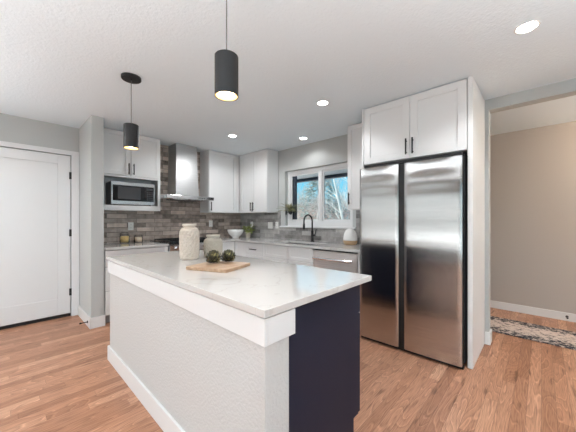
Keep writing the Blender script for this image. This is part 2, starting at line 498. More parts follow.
# ------------------------------------------------------------------ shell
struct('floor', MB().box(WX0 - 0.12, 4.90, WY0 - 0.12, YH + 0.12, -0.1, 0.0), 'floor')
struct('ceiling', MB().box(WX0 - 0.12, 4.90, WY0 - 0.12, YH + 0.12, H, H + 0.12), 'ceiling')
# range wall with the door opening
DX0, DX1, DZ = -0.290, 0.632, 2.072
struct('wall_range', MB().box(WX0, DX0, YH, YH + 0.12, 0, H).box(DX1, XW + 0.12, YH, YH + 0.12, 0, H).box(DX0, DX1, YH, YH + 0.12, DZ, H), 'wall')
struct('wall_stub', MB().box(0.716, 0.838, 3.75, YH, 0, H), 'wall')
# window wall with window opening and hall opening
W0, W1, WZ0, WZ1 = 1.90, 3.19, 1.14, 2.065
OY0, OY1, OZ = -1.35, 0.384, 2.333
wm = MB()
wm.box(XW, XW + 0.12, W1, YH, 0, H).box(XW, XW + 0.12, W0, W1, 0, WZ0).box(XW, XW + 0.12, W0, W1, WZ1, H)
wm.box(XW, XW + 0.12, OY1, W0, 0, H).box(XW, XW + 0.12, OY0, OY1, OZ, H).box(XW, XW + 0.12, WY0, OY0, 0, H)
struct('wall_window', wm, 'wall')
struct('wall_hall', MB().box(4.78, 4.90, WY0, 2.2, 0, H), 'hall_wall')
struct('wall_hall_end', MB().box(XW + 0.12, 4.78, 1.80, 1.92, 0, H), 'hall_wall')
struct('wall_left', MB().box(WX0 - 0.12, WX0, WY0, -2.4, 0, H).box(WX0 - 0.12, WX0, 4.1, YH, 0, H).box(WX0 - 0.12, WX0, -2.4, 4.1, 0, 0.3).box(WX0 - 0.12, WX0, -2.4, 4.1, 2.1, H), 'wall')
struct('wall_rear', MB().box(WX0, -1.4, WY0 - 0.12, WY0, 0, H).box(2.6, 4.9, WY0 - 0.12, WY0, 0, H).box(-1.4, 2.6, WY0 - 0.12, WY0, 0, 0.3).box(-1.4, 2.6, WY0 - 0.12, WY0, 2.1, H), 'wall')
for nm, ax in (('window_2', 0), ('window_3', 1)):
    f = MB()
    if ax == 0:
        a0, a1 = -2.4, 4.1
        for y in (a0, a0 + 1.6, a0 + 3.225, a0 + 4.85, a1 - 0.05): f.box(WX0 - 0.06, WX0 + 0.015, y, y + 0.05, 0.3, 2.1)
        for z in (0.3, 1.2, 2.05): f.box(WX0 - 0.055, WX0 + 0.010, a0, a1, z, z + 0.05)
    else:
        a0, a1 = -1.4, 2.6
        for x in (a0, a0 + 1.0, a0 + 1.975, a0 + 3.0, a1 - 0.05): f.box(x, x + 0.05, WY0 - 0.06, WY0 + 0.015, 0.3, 2.1)
        for z in (0.3, 1.2, 2.05): f.box(a0, a1, WY0 - 0.055, WY0 + 0.010, z, z + 0.05)
    struct(nm, f, 'trim')
# baseboards
def bb(name, x0, x1, y0, y1, z=0.13): return struct(name, MB().box(x0, x1, y0, y1, 0, z), 'trim', 0.003)
bb('baseboard_range', WX0, -0.375, YH - 0.015, YH)
m = MB(); m.box(0.700, 0.716, 3.735, YH - 0.022, 0, 0.125); m.box(0.716, 0.852, 3.735, 3.75, 0, 0.125); 
struct('baseboard_stub', m, 'trim', 0.003)
m = MB(); m.box(XW - 0.015, XW, OY1 - 0.015, 0.414, 0, 0.125); m.box(XW, XW + 0.12, OY1 - 0.015, OY1, 0, 0.125)
struct('baseboard_opening', m, 'trim', 0.003)
bb('baseboard_hall', 4.765, 4.78, WY0, 1.80, 0.10)
bb('baseboard_left', WX0, WX0 + 0.015, WY0, YH - 0.02)
bb('baseboard_rear', WX0 + 0.02, XW, WY0, WY0 + 0.015)

# entry door
dr = bpy.data.objects.new('door_1', None); C.objects.link(dr); dr['kind'] = 'structure'
dr['label'] = 'white single panel door with black hinges'
dr.location = (0.17, YH, 0)
yf = YH - 0.004
m = MB(); z0, z1 = 0.045, 2.062; x0, x1 = -0.284, 0.626
m.box(x0, x1, yf + 0.014, yf + 0.044, z0, z1)
m.box(x0, x0 + 0.128, yf, yf + 0.010, z0, z1); m.box(x1 - 0.128, x1, yf, yf + 0.010, z0, z1)
m.box(x0 + 0.128, x1 - 0.128, yf, yf + 0.010, z1 - 0.115, z1); m.box(x0 + 0.128, x1 - 0.128, yf, yf + 0.010, z0, 0.250)
sl = obj('door_slab', m, 'door', dr, 0.003)
for z in (1.81, 1.075, 0.315):
    h = MB(); h.tube([(0.630, yf - 0.006, z - 0.045), (0.630, yf - 0.006, z + 0.045)], 0.0075, 10)
    h.box(0.612, 0.628, yf - 0.003, yf - 0.0005, z - 0.045, z + 0.045)
    obj('hinge', h, 'black', dr)
k = MB(); k.lathe([(0.026, 0), (0.026, 0.006), (0.010, 0.010), (0.010, 0.035), (0.026, 0.045), (0.028, 0.058), (0.018, 0.068), (0.001, 0.070)], (0, 0, 0), 20)
for v in k.bm.verts: v.co = Vector((-0.225 + v.co.x, yf - v.co.z, 0.95 + v.co.y))
obj('door_knob', k, 'black', dr, smooth=True)
struct('trim_1', MB().box(DX1 + 0.005, 0.714, YH - 0.018, YH, 0, 2.126).box(-0.375, DX0 - 0.005, YH - 0.018, YH, 0, 2.126).box(DX0 - 0.005, DX1 + 0.005, YH - 0.018, YH, 2.070, 2.126), 'trim', 0.003)
struct('trim_5', MB().box(WX0 + 0.001, WX0 + 0.09, -2.45, 4.15, 2.10, 2.24), 'wood_dark', label='brown wooden valance above the living area windows')
sheer = struct('trim_6', MB().box(WX0 + 0.020, WX0 + 0.024, -2.4, 4.1, 0.28, 2.12), 'sheer', label='added unseen white sheet over the living area windows')  # unseen sheet added to whiten the windows' reflection in the refrigerator
struct('trim_2', MB().box(DX0, DX1, YH + 0.02, YH + 0.11, 0, 0.03), 'blackplastic')
struct('trim_3', MB().box(DX0, DX1, YH + 0.115, YH + 0.13, 0.0, DZ), 'blackplastic')

# door stops on the baseboards
def doorstop(label, base, d):
    base = Vector(base); d = Vector(d)
    t = thing('door_stop', label, 'door stop', tuple(base))
    m = MB(); m.tube([base, base + d * 0.006], 0.014, 14); obj('mount', m, 'black', t)
    m = MB(); m.tube([base + d * 0.006, base + d * 0.062], 0.0055, 10); obj('rod', m, 'black', t)
    m = MB(); m.tube([base + d * 0.062, base + d * 0.078], 0.010, 12); obj('rubber_tip', m, 'blackplastic', t)
doorstop('small black door stop on the white baseboard beside the door', (0.699, 3.83, 0.062), (-1, 0, 0))
doorstop('small black door stop on the hallway baseboard', (4.764, -0.228, 0.055), (-1, 0, 0))

# kitchen window
win = bpy.data.objects.new('window_1', None); C.objects.link(win); win['kind'] = 'structure'; win.location = (XW + 0.07, 2.545, WZ0)
win['label'] = 'white sliding window above the sink'
xf0, xf1 = XW + 0.065, XW + 0.115
m = MB(); m.box(xf0, xf1, W1 - 0.065, W1, WZ0, WZ1); m.box(xf0, xf1, W0, W0 + 0.065, WZ0, WZ1)
m.box(xf0, xf1, W0 + 0.065, W1 - 0.065, WZ0, WZ0 + 0.085); m.box(xf0, xf1, W0 + 0.065, W1 - 0.065, WZ1 - 0.06, WZ1)
m.box(xf0 + 0.0, xf1, 2.470, 2.518, WZ0 + 0.085, WZ1 - 0.06)
obj('window_frame', m, 'trim', win, 0.003)
def sash(y0, y1, xo):
    z0, z1 = WZ0 + 0.086, WZ1 - 0.061
    m = MB(); t = 0.024
    m.box(xo, xo + 0.022, y0, y0 + t, z0, z1); m.box(xo, xo + 0.022, y1 - t, y1, z0, z1)
    m.box(xo, xo + 0.022, y0 + t, y1 - t, z0, z0 + 0.022); m.box(xo, xo + 0.022, y0 + t, y1 - t, z1 - 0.025, z1)
    s = obj('sash', m, 'trim', win, 0.002)
    obj('glass_pane', MB().box(xo + 0.009, xo + 0.013, y0 + t, y1 - t, z0 + 0.022, z1 - 0.025), 'glass', s)
sash(2.519, W1 - 0.066, XW + 0.075)
sash(W0 + 0.066, 2.469, XW + 0.085)
obj('side_track', MB().box(xf1 + 0.001, xf1 + 0.03, 3.045, 3.124, WZ0 + 0.085, WZ1 - 0.06), 'eave', win)
# sill with window-wall tile return
obj_sill = struct('trim_4', MB().box(XW - 0.035, XW, 1.845, 3.290, WZ0 - 0.022, WZ0).box(XW, xf0, W0, W1, WZ0, WZ0 + 0.003), 'trim', 0.003)
obj_sill['label'] = 'white ledge under the sink window'

# outside
struct('ground', MB().box(3.5, 60, -25, 50, -0.45, -0.35), 'snow')
struct('roof_eave', MB().box(XW + 0.13, 4.0, 1.93, 6, 2.035, 2.06), 'trim')
struct('gutter', MB().box(4.002, 4.11, 1.93, 6, 1.985, 2.11), 'eave')

# ------------------------------------------------------------------ cabinet helpers
# face: 0 -> faces -x, 1 -> faces -y
def fbox(mb, face, front, depth, a0, a1, z0, z1):
    if face == 0: mb.box(front, front + depth, a0, a1, z0, z1)
    else: mb.box(a0, a1, front, front + depth, z0, z1)
def shaker(mb, face, front, a0, a1, z0, z1, st=0.057, th=0.020, rec=0.011):
    fbox(mb, face, front + rec, th - rec, a0, a1, z0, z1)
    fbox(mb, face, front, rec, a0, a0 + st, z0, z1); fbox(mb, face, front, rec, a1 - st, a1, z0, z1)
    fbox(mb, face, front, rec, a0 + st, a1 - st, z0, z0 + st); fbox(mb, face, front, rec, a0 + st, a1 - st, z1 - st, z1)
def handle(parent, face, front, a, z, length=0.15, vertical=True, mat='black'):
    m = MB(); off = 0.028
    def P(d, aa, zz): return (front - d, aa, zz) if face == 0 else (aa, front - d, zz)
    h = length / 2
    if vertical:
        m.tube([P(off, a, z - h), P(off, a, z + h)], 0.0072, 10)
        for s in (-1, 1): m.tube([P(0.0005, a, z + s * h * 0.72), P(off, a, z + s * h * 0.72)], 0.0045, 8)
    else:
        m.tube([P(off, a - h, z), P(off, a + h, z)], 0.0072, 10)
        for s in (-1, 1): m.tube([P(0.0005, a + s * h * 0.72, z), P(off, a + s * h * 0.72, z)], 0.0045, 8)
    return obj('handle', m, mat, parent)
def door(parent, face, front, a0, a1, z0, z1, hside=None, hz=None, mat='cabinet', st=0.057, name='door'):
    m = MB(); g = 0.0025
    shaker(m, face, front, a0 + g, a1 - g, z0 + g, z1 - g, st)
    d = obj(name, m, mat, parent, 0.0012)
    if hside is not None:
        a = a0 + 0.030 if hside < 0 else a1 - 0.030
        handle(d, face, front, a, hz)
    return d
def drawer(parent, face, front, a0, a1, z0, z1, hz=None, mat='cabinet', st=0.045, pull=True):
    m = MB(); g = 0.0025
    shaker(m, face, front, a0 + g, a1 - g, z0 + g, z1 - g, min(st, (z1 - z0) * 0.28))
    d = obj('drawer', m, mat, parent, 0.0012)
    if pull: handle(d, face, front, (a0 + a1) / 2, hz or (z0 + z1) / 2, 0.15, False)
    return d

# ------------------------------------------------------------------ tile backsplashes (fixed to the walls)
m = MB(); m.box(0.842, XW - 0.011, YH - 0.010, YH - 0.0005, KC + 0.001, H - 0.001)
o = obj('tile_backsplash', m, 'tile_hood'); tag(o, 'grey brown glazed brick tiles covering the wall behind the range hood', 'backsplash')
m = MB(); m.box(XW - 0.010, XW - 0.0005, 3.292, YH - 0.011, KC + 0.001, 1.40)
m.box(XW - 0.010, XW - 0.0005, 1.843, 3.292, KC + 0.001, WZ0 - 0.024)
m.box(XW - 0.010, XW - 0.0005, 1.425, 1.843, KC + 0.001, 1.40)
o = obj('tile_backsplash', m, 'tile_window'); tag(o, 'grey glazed brick tiles below the sink window', 'backsplash')

# ------------------------------------------------------------------ upper cabinets
UZ0, UZ1 = 1.371, 2.432
UY = 4.110     # door front of range-wall uppers
UX = 3.052     # door front of window-wall uppers
# microwave cabinet
t = thing('microwave_cabinet', 'white wall cabinet with two doors over an open microwave shelf', 'cabinet', (1.235, YH - 0.012, UZ0))
m = MB(); yb = YH - 0.012; ys = UY + 0.021
m.box(0.842, 0.862, ys, yb, UZ0, UZ1); m.box(1.608, 1.628, ys, yb, UZ0, UZ1)
m.box(0.862, 1.608, ys, yb, UZ1 - 0.02, UZ1); m.box(0.862, 1.608, ys, yb, 1.838, 1.858); m.box(0.862, 1.608, ys, yb, UZ0, UZ0 + 0.03)
m.box(0.862, 1.608, yb - 0.01, yb, UZ0 + 0.03, 1.838)
obj('body', m, 'cabinet', t, 0.001)
m = MB(); m.box(0.842, 0.862, UY, ys, UZ0, 1.838); m.box(1.592, 1.628, UY, ys, UZ0, 1.838); m.box(0.862, 1.592, UY, ys, UZ0, UZ0 + 0.068)
m.box(0.862, 1.592, UY, ys, 1.815, 1.838)
obj('face_frame', m, 'cabinet', t, 0.001)
obj('shelf', MB().box(0.863, 1.607, ys + 0.001, yb - 0.011, UZ0 + 0.031, UZ0 + 0.066), 'cabinet', t, 0.001)
door(t, 1, UY, 0.842, 1.235, 1.842, UZ1, 1, 1.935); door(t, 1, UY, 1.235, 1.628, 1.842, UZ1, -1, 1.935)

# right of hood
t = thing('wall_cabinet', 'white single door wall cabinet between the range hood and the corner', 'cabinet', (2.74, YH - 0.012, UZ0))
obj('body', MB().box(2.431, 3.050, UY + 0.021, YH - 0.012, UZ0, UZ1), 'cabinet', t, 0.001)
door(t, 1, UY, 2.431, 2.990, UZ0, UZ1, -1, 1.475)
obj('filler', MB().box(2.992, 3.050, UY + 0.002, UY + 0.020, UZ0, UZ1), 'cabinet', t)
# window-side corner pair
t = thing('wall_cabinet', 'white two door wall cabinet between the corner and the sink window', 'cabinet', (XW - 0.012, 3.72, UZ0))
obj('body', MB().box(UX + 0.021, XW - 0.012, 3.345, YH - 0.012, UZ0, UZ1), 'cabinet', t, 0.001)
door(t, 0, UX, 3.345, 3.720, UZ0, UZ1, 1, 1.475); door(t, 0, UX, 3.720, 4.085, UZ0, UZ1, -1, 1.475)
# tall one right of the window
t = thing('wall_cabinet', 'narrow white wall cabinet hanging between the sink window and refrigerator', 'cabinet', (XW - 0.012, 1.63, UZ0))
TX = 3.030
obj('body', MB().box(TX + 0.021, XW - 0.012, 1.425, 1.805, UZ0, UZ1), 'cabinet', t, 0.001)
door(t, 0, TX, 1.425, 1.805, UZ0, UZ1, 1, 1.51)

# refrigerator surround: over-fridge cabinet and panels
PX = 2.687
t = thing('refrigerator_cabinet', 'white cabinet with two doors above the stainless refrigerator', 'cabinet', (XW, 0.92, 1.83))
obj('body', MB().box(PX + 0.021, XW - 0.002, 0.454, 1.398, 1.832, UZ1), 'cabinet', t, 0.001)
door(t, 0, PX, 0.456, 0.920, 1.832, UZ1, 1, 1.945, st=0.068); door(t, 0, PX, 0.920, 1.398, 1.832, UZ1, -1, 1.945, st=0.068)
o = obj('refrigerator_end_panel', MB().box(PX - 0.002, XW - 0.001, 0.416, 0.4525, 0.0, H - 0.002), 'cabinet', None, 0.0015); tag(o, 'tall white end panel right of the stainless refrigerator', 'panel')
o = obj('refrigerator_end_panel', MB().box(PX - 0.002, XW - 0.012, 1.400, 1.421, 0.0, H - 0.002), 'cabinet', None, 0.0015); tag(o, 'tall white end panel between refrigerator and dishwasher', 'panel')

# ------------------------------------------------------------------ refrigerator
t = thing('refrigerator', 'stainless steel side by side refrigerator between white panels', 'refrigerator', (2.95, 0.925, 0))
obj('body', MB().box(2.66, 3.28, 0.470, 1.380, 0.03, 1.790), 'blackplastic', t, 0.004)
obj('kick_plate', MB().box(2.615, 2.655, 0.470, 1.392, 0.004, 0.031), 'blackplastic', t)
def bowed_door(y0, y1, z0, z1, x, th):
    bm = bmesh.new(); ny, nz = 24, 240
    g = []
    for j in range(nz + 1):
        row = []
        for i in range(ny + 1):
            a = i / ny; b = j / nz
            u = 2 * a - 1
            sm = max(0.0, (b - 0.62) / 0.38) ** 1.5
            bow = (1 - u * u) * (0.0013 + 0.0075 * b ** 12) + 0.00045 * (0.35 + 0.65 * (1 - u * u)) * sm * math.sin(2 * PI * b * 15)
            rnd = 0.0
            e = min(a, 1 - a) * (y1 - y0)
            if e < 0.012: rnd += 0.012 - math.sqrt(max(0, 0.012 ** 2 - (0.012 - e) ** 2))
            row.append(bm.verts.new((x - bow + rnd * 0.8, y0 + (y1 - y0) * a, z0 + (z1 - z0) * b)))
        g.append(row)
    for j in range(nz):
        for i in range(ny):
            bm.faces.new([g[j][i], g[j][i + 1], g[j + 1][i + 1], g[j + 1][i]])
    back = [[bm.verts.new((x + th, y, z)) for y in (y0, y1)] for z in (z0, z1)]
    bm.faces.new([back[0][0], back[1][0], back[1][1], back[0][1]])
    bm.faces.new([g[j][0] for j in range(nz + 1)] + [back[1][0], back[0][0]])
    bm.faces.new([g[j][ny] for j in range(nz, -1, -1)] + [back[0][1], back[1][1]])
    bm.faces.new([g[0][i] for i in range(ny, -1, -1)] + [back[0][0], back[0][1]])
    bm.faces.new([g[nz][i] for i in range(ny + 1)] + [back[1][1], back[1][0]])
    mb = MB(); mb.bm.free(); mb.bm = bm
    return mb
for y0, y1 in ((0.474, 0.938), (0.992, 1.396)):
    d = obj('door', bowed_door(y0, y1, 0.034, 1.770, 2.583, 0.070), 'steel', t); smooth_by_angle(d, 40)
obj('center_grip', MB().box(2.600, 2.652, 0.941, 0.989, 0.034, 1.770), 'blackplastic', t)
obj('top_hinge_cover', MB().box(2.64, 3.0, 0.48, 1.37, 1.7905, 1.812), 'blackplastic', t)
for y in (0.50, 1.35):
    m = MB(); m.lathe([(0.018, 0), (0.018, 0.03)], (2.70, y, 0.0), 14); obj('foot', m, 'blackplastic', t)

# ------------------------------------------------------------------ range hood
t = thing('range_hood', 'stainless steel chimney range hood over the stove', 'range hood', (2.05, YH - 0.012, 1.555))
m = MB()
n = 14
prof = []
# chimney with a gently flared, bowed front skirt
cx0, cx1, cyf = 1.876, 2.224, 4.135
secs = []
for i in range(n + 1):
    b = i / n; z = 1.632 + (H - 0.004 - 1.632) * b
    fl = 0.018 * (1 - b) ** 2
    secs.append((cx0 - fl, cx1 + fl, cyf - fl * 1.5, z))
rings = []
for (a0, a1, f, z) in secs:
    r = []
    for k in range(9):
        q = k / 8; r.append(m.bm.verts.new((a0 + (a1 - a0) * q, f - 0.008 * (1 - (2 * q - 1) ** 2), z)))
    r.append(m.bm.verts.new((a1, YH - 0.012, z))); r.append(m.bm.verts.new((a0, YH - 0.012, z)))
    rings.append(r)
for a, b in zip(rings, rings[1:]):
    for k in range(11): m.bm.faces.new([a[k], a[(k + 1) % 11], b[(k + 1) % 11], b[k]])
m.bm.faces.new(list(reversed(rings[0]))); m.bm.faces.new(rings[-1])
ch = obj('chimney', m, 'hoodsteel', t); smooth_by_angle(ch, 35)
m = MB(); yb = YH - 0.012
m.hull([(1.650, 3.950, 1.560), (2.425, 3.950, 1.560), (2.425, yb, 1.560), (1.650, yb, 1.560)], [(1.650, 3.950, 1.612), (2.425, 3.950, 1.612), (2.425, yb, 1.612), (1.650, yb, 1.612)])
obj('canopy', m, 'chrome', t, 0.004)
m = MB(); m.hull([(1.66, 3.962, 1.6125), (2.415, 3.962, 1.6125), (2.415, yb, 1.6125), (1.66, yb, 1.6125)], [(1.84, 4.09, 1.6315), (2.25, 4.09, 1.6315), (2.25, yb, 1.6315), (1.84, yb, 1.6315)])
obj('canopy_top', m, 'hoodsteel', t)
for x in (1.80, 2.05):
    m = MB(); m.box(x, x + 0.22, 4.02, 4.34, 1.552, 1.5595)
    for i in range(9): m.box(x + 0.01 + i * 0.023, x + 0.018 + i * 0.023, 4.03, 4.33, 1.549, 1.552)
    obj('grease_filter', m, 'steelplain', t)
for i in range(4):
    m = MB(); m.lathe([(0.007, 0), (0.007, 0.006), (0.005, 0.008)], (0, 0, 0), 12)
    for v in m.bm.verts: v.co = Vector((2.16 + i * 0.03 + v.co.x, 3.9495 - v.co.z, 1.586 + v.co.y))
    obj('button', m, 'blackplastic', t)

# ------------------------------------------------------------------ base cabinets
BY = 3.755     # door fronts, range wall
BX = 2.700     # door fronts, window wall
def base_body(t, face, front, a0, a1, back):
    m = MB()
    fbox(m, face, front + 0.021, back - front - 0.021, a0, a1, 0.105, KC - 0.031)
    obj('body', m, 'gap_shade_toe', t, 0.001)  # body darker than its fronts, painting shade into the gaps
    m = MB(); fbox(m, face, front + 0.08, 0.018, a0, a1, 0.0, 0.104); obj('toe_kick', m, 'gap_shade_toe', t)
t = thing('drawer_cabinet', 'white base cabinet of drawers left of the stove', 'cabinet', (1.22, YH, 0))
base_body(t, 1, BY, 0.842, 1.590, YH - 0.012)
for z0, z1 in ((0.680, 0.876), (0.392, 0.680), (0.105, 0.392)): drawer(t, 1, BY, 0.854, 1.590, z0 + 0.002, z1 - 0.002)
t = thing('corner_cabinet', 'white corner base cabinet right of the stove with narrow doors', 'cabinet', (2.6, YH, 0))
m = MB(); m.box(2.366, XW - 0.012, BY + 0.021, YH - 0.012, 0.105, KC - 0.031); m.box(BX + 0.021, XW - 0.012, 3.482, BY + 0.021, 0.105, KC - 0.031)
obj('body', m, 'gap_shade_toe', t)
door(t, 1, BY, 2.366, BX - 0.002, 0.105, 0.876, st=0.05); door(t, 0, BX, 3.482, BY - 0.002, 0.105, 0.876, st=0.05)
m = MB(); m.box(2.366, BX + 0.08, BY + 0.08, BY + 0.098, 0, 0.104); m.box(BX + 0.08, BX + 0.098, 3.482, BY + 0.08, 0, 0.104); obj('toe_kick', m, 'gap_shade_toe', t)
t = thing('drawer_cabinet', 'white base cabinet of drawers between corner and sink', 'cabinet', (XW, 3.25, 0))
base_body(t, 0, BX, 3.030, 3.479, XW - 0.012)
for z0, z1 in ((0.695, 0.876), (0.400, 0.695), (0.105, 0.400)): drawer(t, 0, BX, 3.030, 3.479, z0, z1)
t = thing('sink_cabinet', 'white base cabinet under the sink with two false drawer fronts', 'cabinet', (XW, 2.56, 0))
m = MB(); m.box(BX + 0.021, XW - 0.012, 2.098, 3.027, 0.105, 0.66); m.box(BX + 0.021, 2.76, 2.098, 3.027, 0.66, KC - 0.031); m.box(3.215, XW - 0.012, 2.098, 3.027, 0.66, KC - 0.031)
m.box(2.76, 3.215, 2.098, 2.16, 0.66, KC - 0.031); m.box(2.76, 3.215, 2.965, 3.027, 0.66, KC - 0.031)
obj('body', m, 'gap_shade_toe', t)
obj('toe_kick', MB().box(BX + 0.08, BX + 0.098, 2.098, 3.027, 0, 0.104), 'gap_shade_toe', t)
for a0, a1, hs in ((2.098, 2.545, 1), (2.545, 3.027, -1)):
    drawer(t, 0, BX, a0, a1, 0.695, 0.876, pull=False)
    door(t, 0, BX, a0, a1, 0.105, 0.693, hs, 0.58)

# worktops
ct = MB(); ct.box(0.842, 0.856, 3.752, YH - 0.0105, KC - 0.030, KC); ct.box(0.856, 1.592, 3.734, YH - 0.0105, KC - 0.030, KC)
o = obj('countertop', ct, 'quartz', None, 0.002); tag(o, 'white quartz worktop left of the stove holding the glass jars', 'countertop')
SX0, SX1, SY0, SY1 = 2.79, 3.165, 2.19, 2.93
ct = MB()
pts_out = [(2.364, 3.734), (2.679, 3.734), (2.679, 1.424), (XW - 0.0105, 1.424), (XW - 0.0105, YH - 0.0105), (2.364, YH - 0.0105)]
for z0, z1 in ((KC - 0.030, KC),):
    ct.box(2.364, 2.679, 3.734, YH - 0.0105, z0, z1); ct.box(2.679, XW - 0.0105, SY1, YH - 0.0105, z0, z1)
    ct.box(2.679, SX0, SY0, SY1, z0, z1); ct.box(SX1, XW - 0.0105, SY0, SY1, z0, z1); ct.box(2.679, XW - 0.0105, 1.424, SY0, z0, z1)
o = obj('countertop', ct, 'quartz'); tag(o, 'white quartz worktop running from the corner along the sink to the refrigerator', 'countertop')
# sink
m = MB(); zt = KC - 0.032; zb = 0.69; w = 0.004
m.box(SX0 - 0.02, SX0, SY0 - 0.02, SY1 + 0.02, zt - w, zt); m.box(SX1, SX1 + 0.02, SY0 - 0.02, SY1 + 0.02, zt - w, zt)
m.box(SX0, SX1, SY0 - 0.02, SY0, zt - w, zt); m.box(SX0, SX1, SY1, SY1 + 0.02, zt - w, zt)
m.box(SX0 - w, SX0, SY0, SY1, zb, zt - w); m.box(SX1, SX1 + w, SY0, SY1, zb, zt - w)
m.box(SX0 - w, SX1 + w, SY0 - w, SY0, zb, zt - w); m.box(SX0 - w, SX1 + w, SY1, SY1 + w, zb, zt - w)
m.box(SX0 - w, SX1 + w, SY0 - w, SY1 + w, zb - w, zb)
t = thing('kitchen_sink', 'stainless undermount sink set in the worktop below the window', 'sink', (2.98, 2.56, zb))
obj('basin', m, 'steelplain', t)
m = MB(); m.lathe([(0.045, 0.0), (0.045, 0.003), (0.03, 0.002), (0.001, 0.001)], (3.0, 2.53, zb), 24); obj('drain', m, 'chrome', t)

# faucet
fx, fy = 3.235, 2.530
t = thing('faucet', 'black gooseneck faucet with side lever behind the sink', 'faucet', (fx, fy, KC))
m = MB(); m.lathe([(0.027, 0), (0.027, 0.008), (0.021, 0.014), (0.021, 0.16), (0.017, 0.17)], (fx, fy, KC), 24); obj('base', m, 'black', t, smooth=False)
pts = [(fx, fy, KC + 0.17), (fx, fy, KC + 0.29)]
R = 0.098
for i in range(13):
    a = PI * i / 12
    pts.append((fx - R + R * math.cos(a), fy, KC + 0.305 + R * math.sin(a)))
pts.append((fx - 2 * R, fy, KC + 0.27))
m = MB(); m.tube(pts, 0.0115, 14); obj('spout', m, 'black', t, smooth=True)
m = MB(); m.tube([(fx - 2 * R, fy, KC + 0.275), (fx - 2 * R, fy, KC + 0.255), (fx - 2 * R, fy, KC + 0.19)], [0.014, 0.0165, 0.018], 16); obj('spray_head', m, 'black', t)
m = MB(); m.tube([(fx, fy - 0.015, KC + 0.10), (fx, fy - 0.055, KC + 0.10)], 0.013, 12); m.tube([(fx, fy - 0.05, KC + 0.10), (fx + 0.01, fy - 0.068, KC + 0.19)], [0.008, 0.006], 10)
obj('lever', m, 'black', t)

# dishwasher
t = thing('dishwasher', 'stainless steel dishwasher with bar handle beside the refrigerator', 'dishwasher', (3.0, 1.78, 0))
obj('tub', MB().box(2.735, 3.30, 1.480, 2.090, 0.02, KC - 0.034), 'blackplastic', t)
obj('door', MB().box(2.690, 2.733, 1.484, 2.088, 0.112, 0.862), 'softsteel', t, 0.003)
obj('toe_kick', MB().box(2.77, 2.785 - 0.051 + 0.0, 1.484, 2.088, 0.0, 0.10), 'blackplastic', t)
hd = MB(); hd.tube([(2.640, 1.515, 0.775), (2.640, 2.057, 0.775)], 0.014, 16); ho = obj('handle', hd, 'chrome', t)
for y in (1.57, 2.00): obj('handle_bracket', MB().box(2.640, 2.6895, y - 0.012, y + 0.012, 0.762, 0.788), 'chrome', ho, 0.003)
o = obj('filler_panel', MB().box(BX, XW - 0.012, 1.424, 1.477, 0.0, KC - 0.031), 'cabinet'); tag(o, 'narrow white filler panel between dishwasher and refrigerator panel', 'panel')

# range
RX0, RX1 = 1.596, 2.360
t = thing('kitchen_range', 'stainless slide-in range with knobs and black cooktop under the hood', 'stove', (1.98, YH, 0))
obj('body', MB().box(RX0, RX1, 3.76, YH - 0.012, 0.03, 0.904), 'steelplain', t)
obj('cooktop', MB().box(RX0, RX1, 3.745, YH - 0.012, 0.905, 0.922), 'blackglass', t, 0.003)
m = MB(); m.prism([(3.735, 0.904), (3.70, 0.888), (3.715, 0.800), (3.759, 0.800), (3.759, 0.904)], 0, RX0, RX1); cp = obj('control_panel', m, 'steelplain', t)
for i in range(5):
    x = RX0 + 0.09 + i * 0.146
    m = MB(); m.tube([(x, 3.706, 0.845), (x, 3.698, 0.844), (x, 3.672, 0.840)], [0.026, 0.024, 0.020], 20); obj('knob', m, 'blackplastic' if i % 1 else 'chrome', cp)
obj('oven_door', MB().box(RX0 + 0.003, RX1 - 0.003, 3.722, 3.758, 0.26, 0.794), 'steel', t, 0.004)
obj('oven_window', MB().box(RX0 + 0.12, RX1 - 0.12, 3.719, 3.7215, 0.40, 0.66), 'blackglass', t)
m = MB(); m.tube([(RX0 + 0.05, 3.675, 0.745), (RX1 - 0.05, 3.675, 0.745)], 0.012, 14)
for x in (RX0 + 0.09, RX1 - 0.09): m.tube([(x, 3.675, 0.745), (x, 3.7215, 0.745)], 0.009, 10)
obj('handle', m, 'chrome', t)
obj('warming_drawer', MB().box(RX0 + 0.003, RX1 - 0.003, 3.724, 3.758, 0.08, 0.255), 'steel', t, 0.004)
for x, y in ((1.78, 3.93), (2.18, 3.93), (1.78, 4.22), (2.18, 4.22)):
    m = MB(); m.lathe([(0.062, 0.0), (0.062, 0.004), (0.03, 0.008), (0.03, 0.014), (0.001, 0.015)], (x, y, 0.9225), 24); obj('burner', m, 'black', t)
m = MB()
for x0 in (1.64, 1.99):
    x1 = x0 + 0.33
    for y in (3.80, 3.98, 4.17, 4.35): m.box(x0, x1, y - 0.006, y + 0.006, 0.938, 0.950)
    for x in (x0, x0 + 0.16, x1): m.box(x - 0.006, x + 0.006, 3.80, 4.35, 0.938, 0.950)
    for x in (x0, x1):
        for y in (3.80, 4.35): m.box(x - 0.006, x + 0.006, y - 0.006, y + 0.006, 0.9225, 0.938)
obj('grate', m, 'black', t)

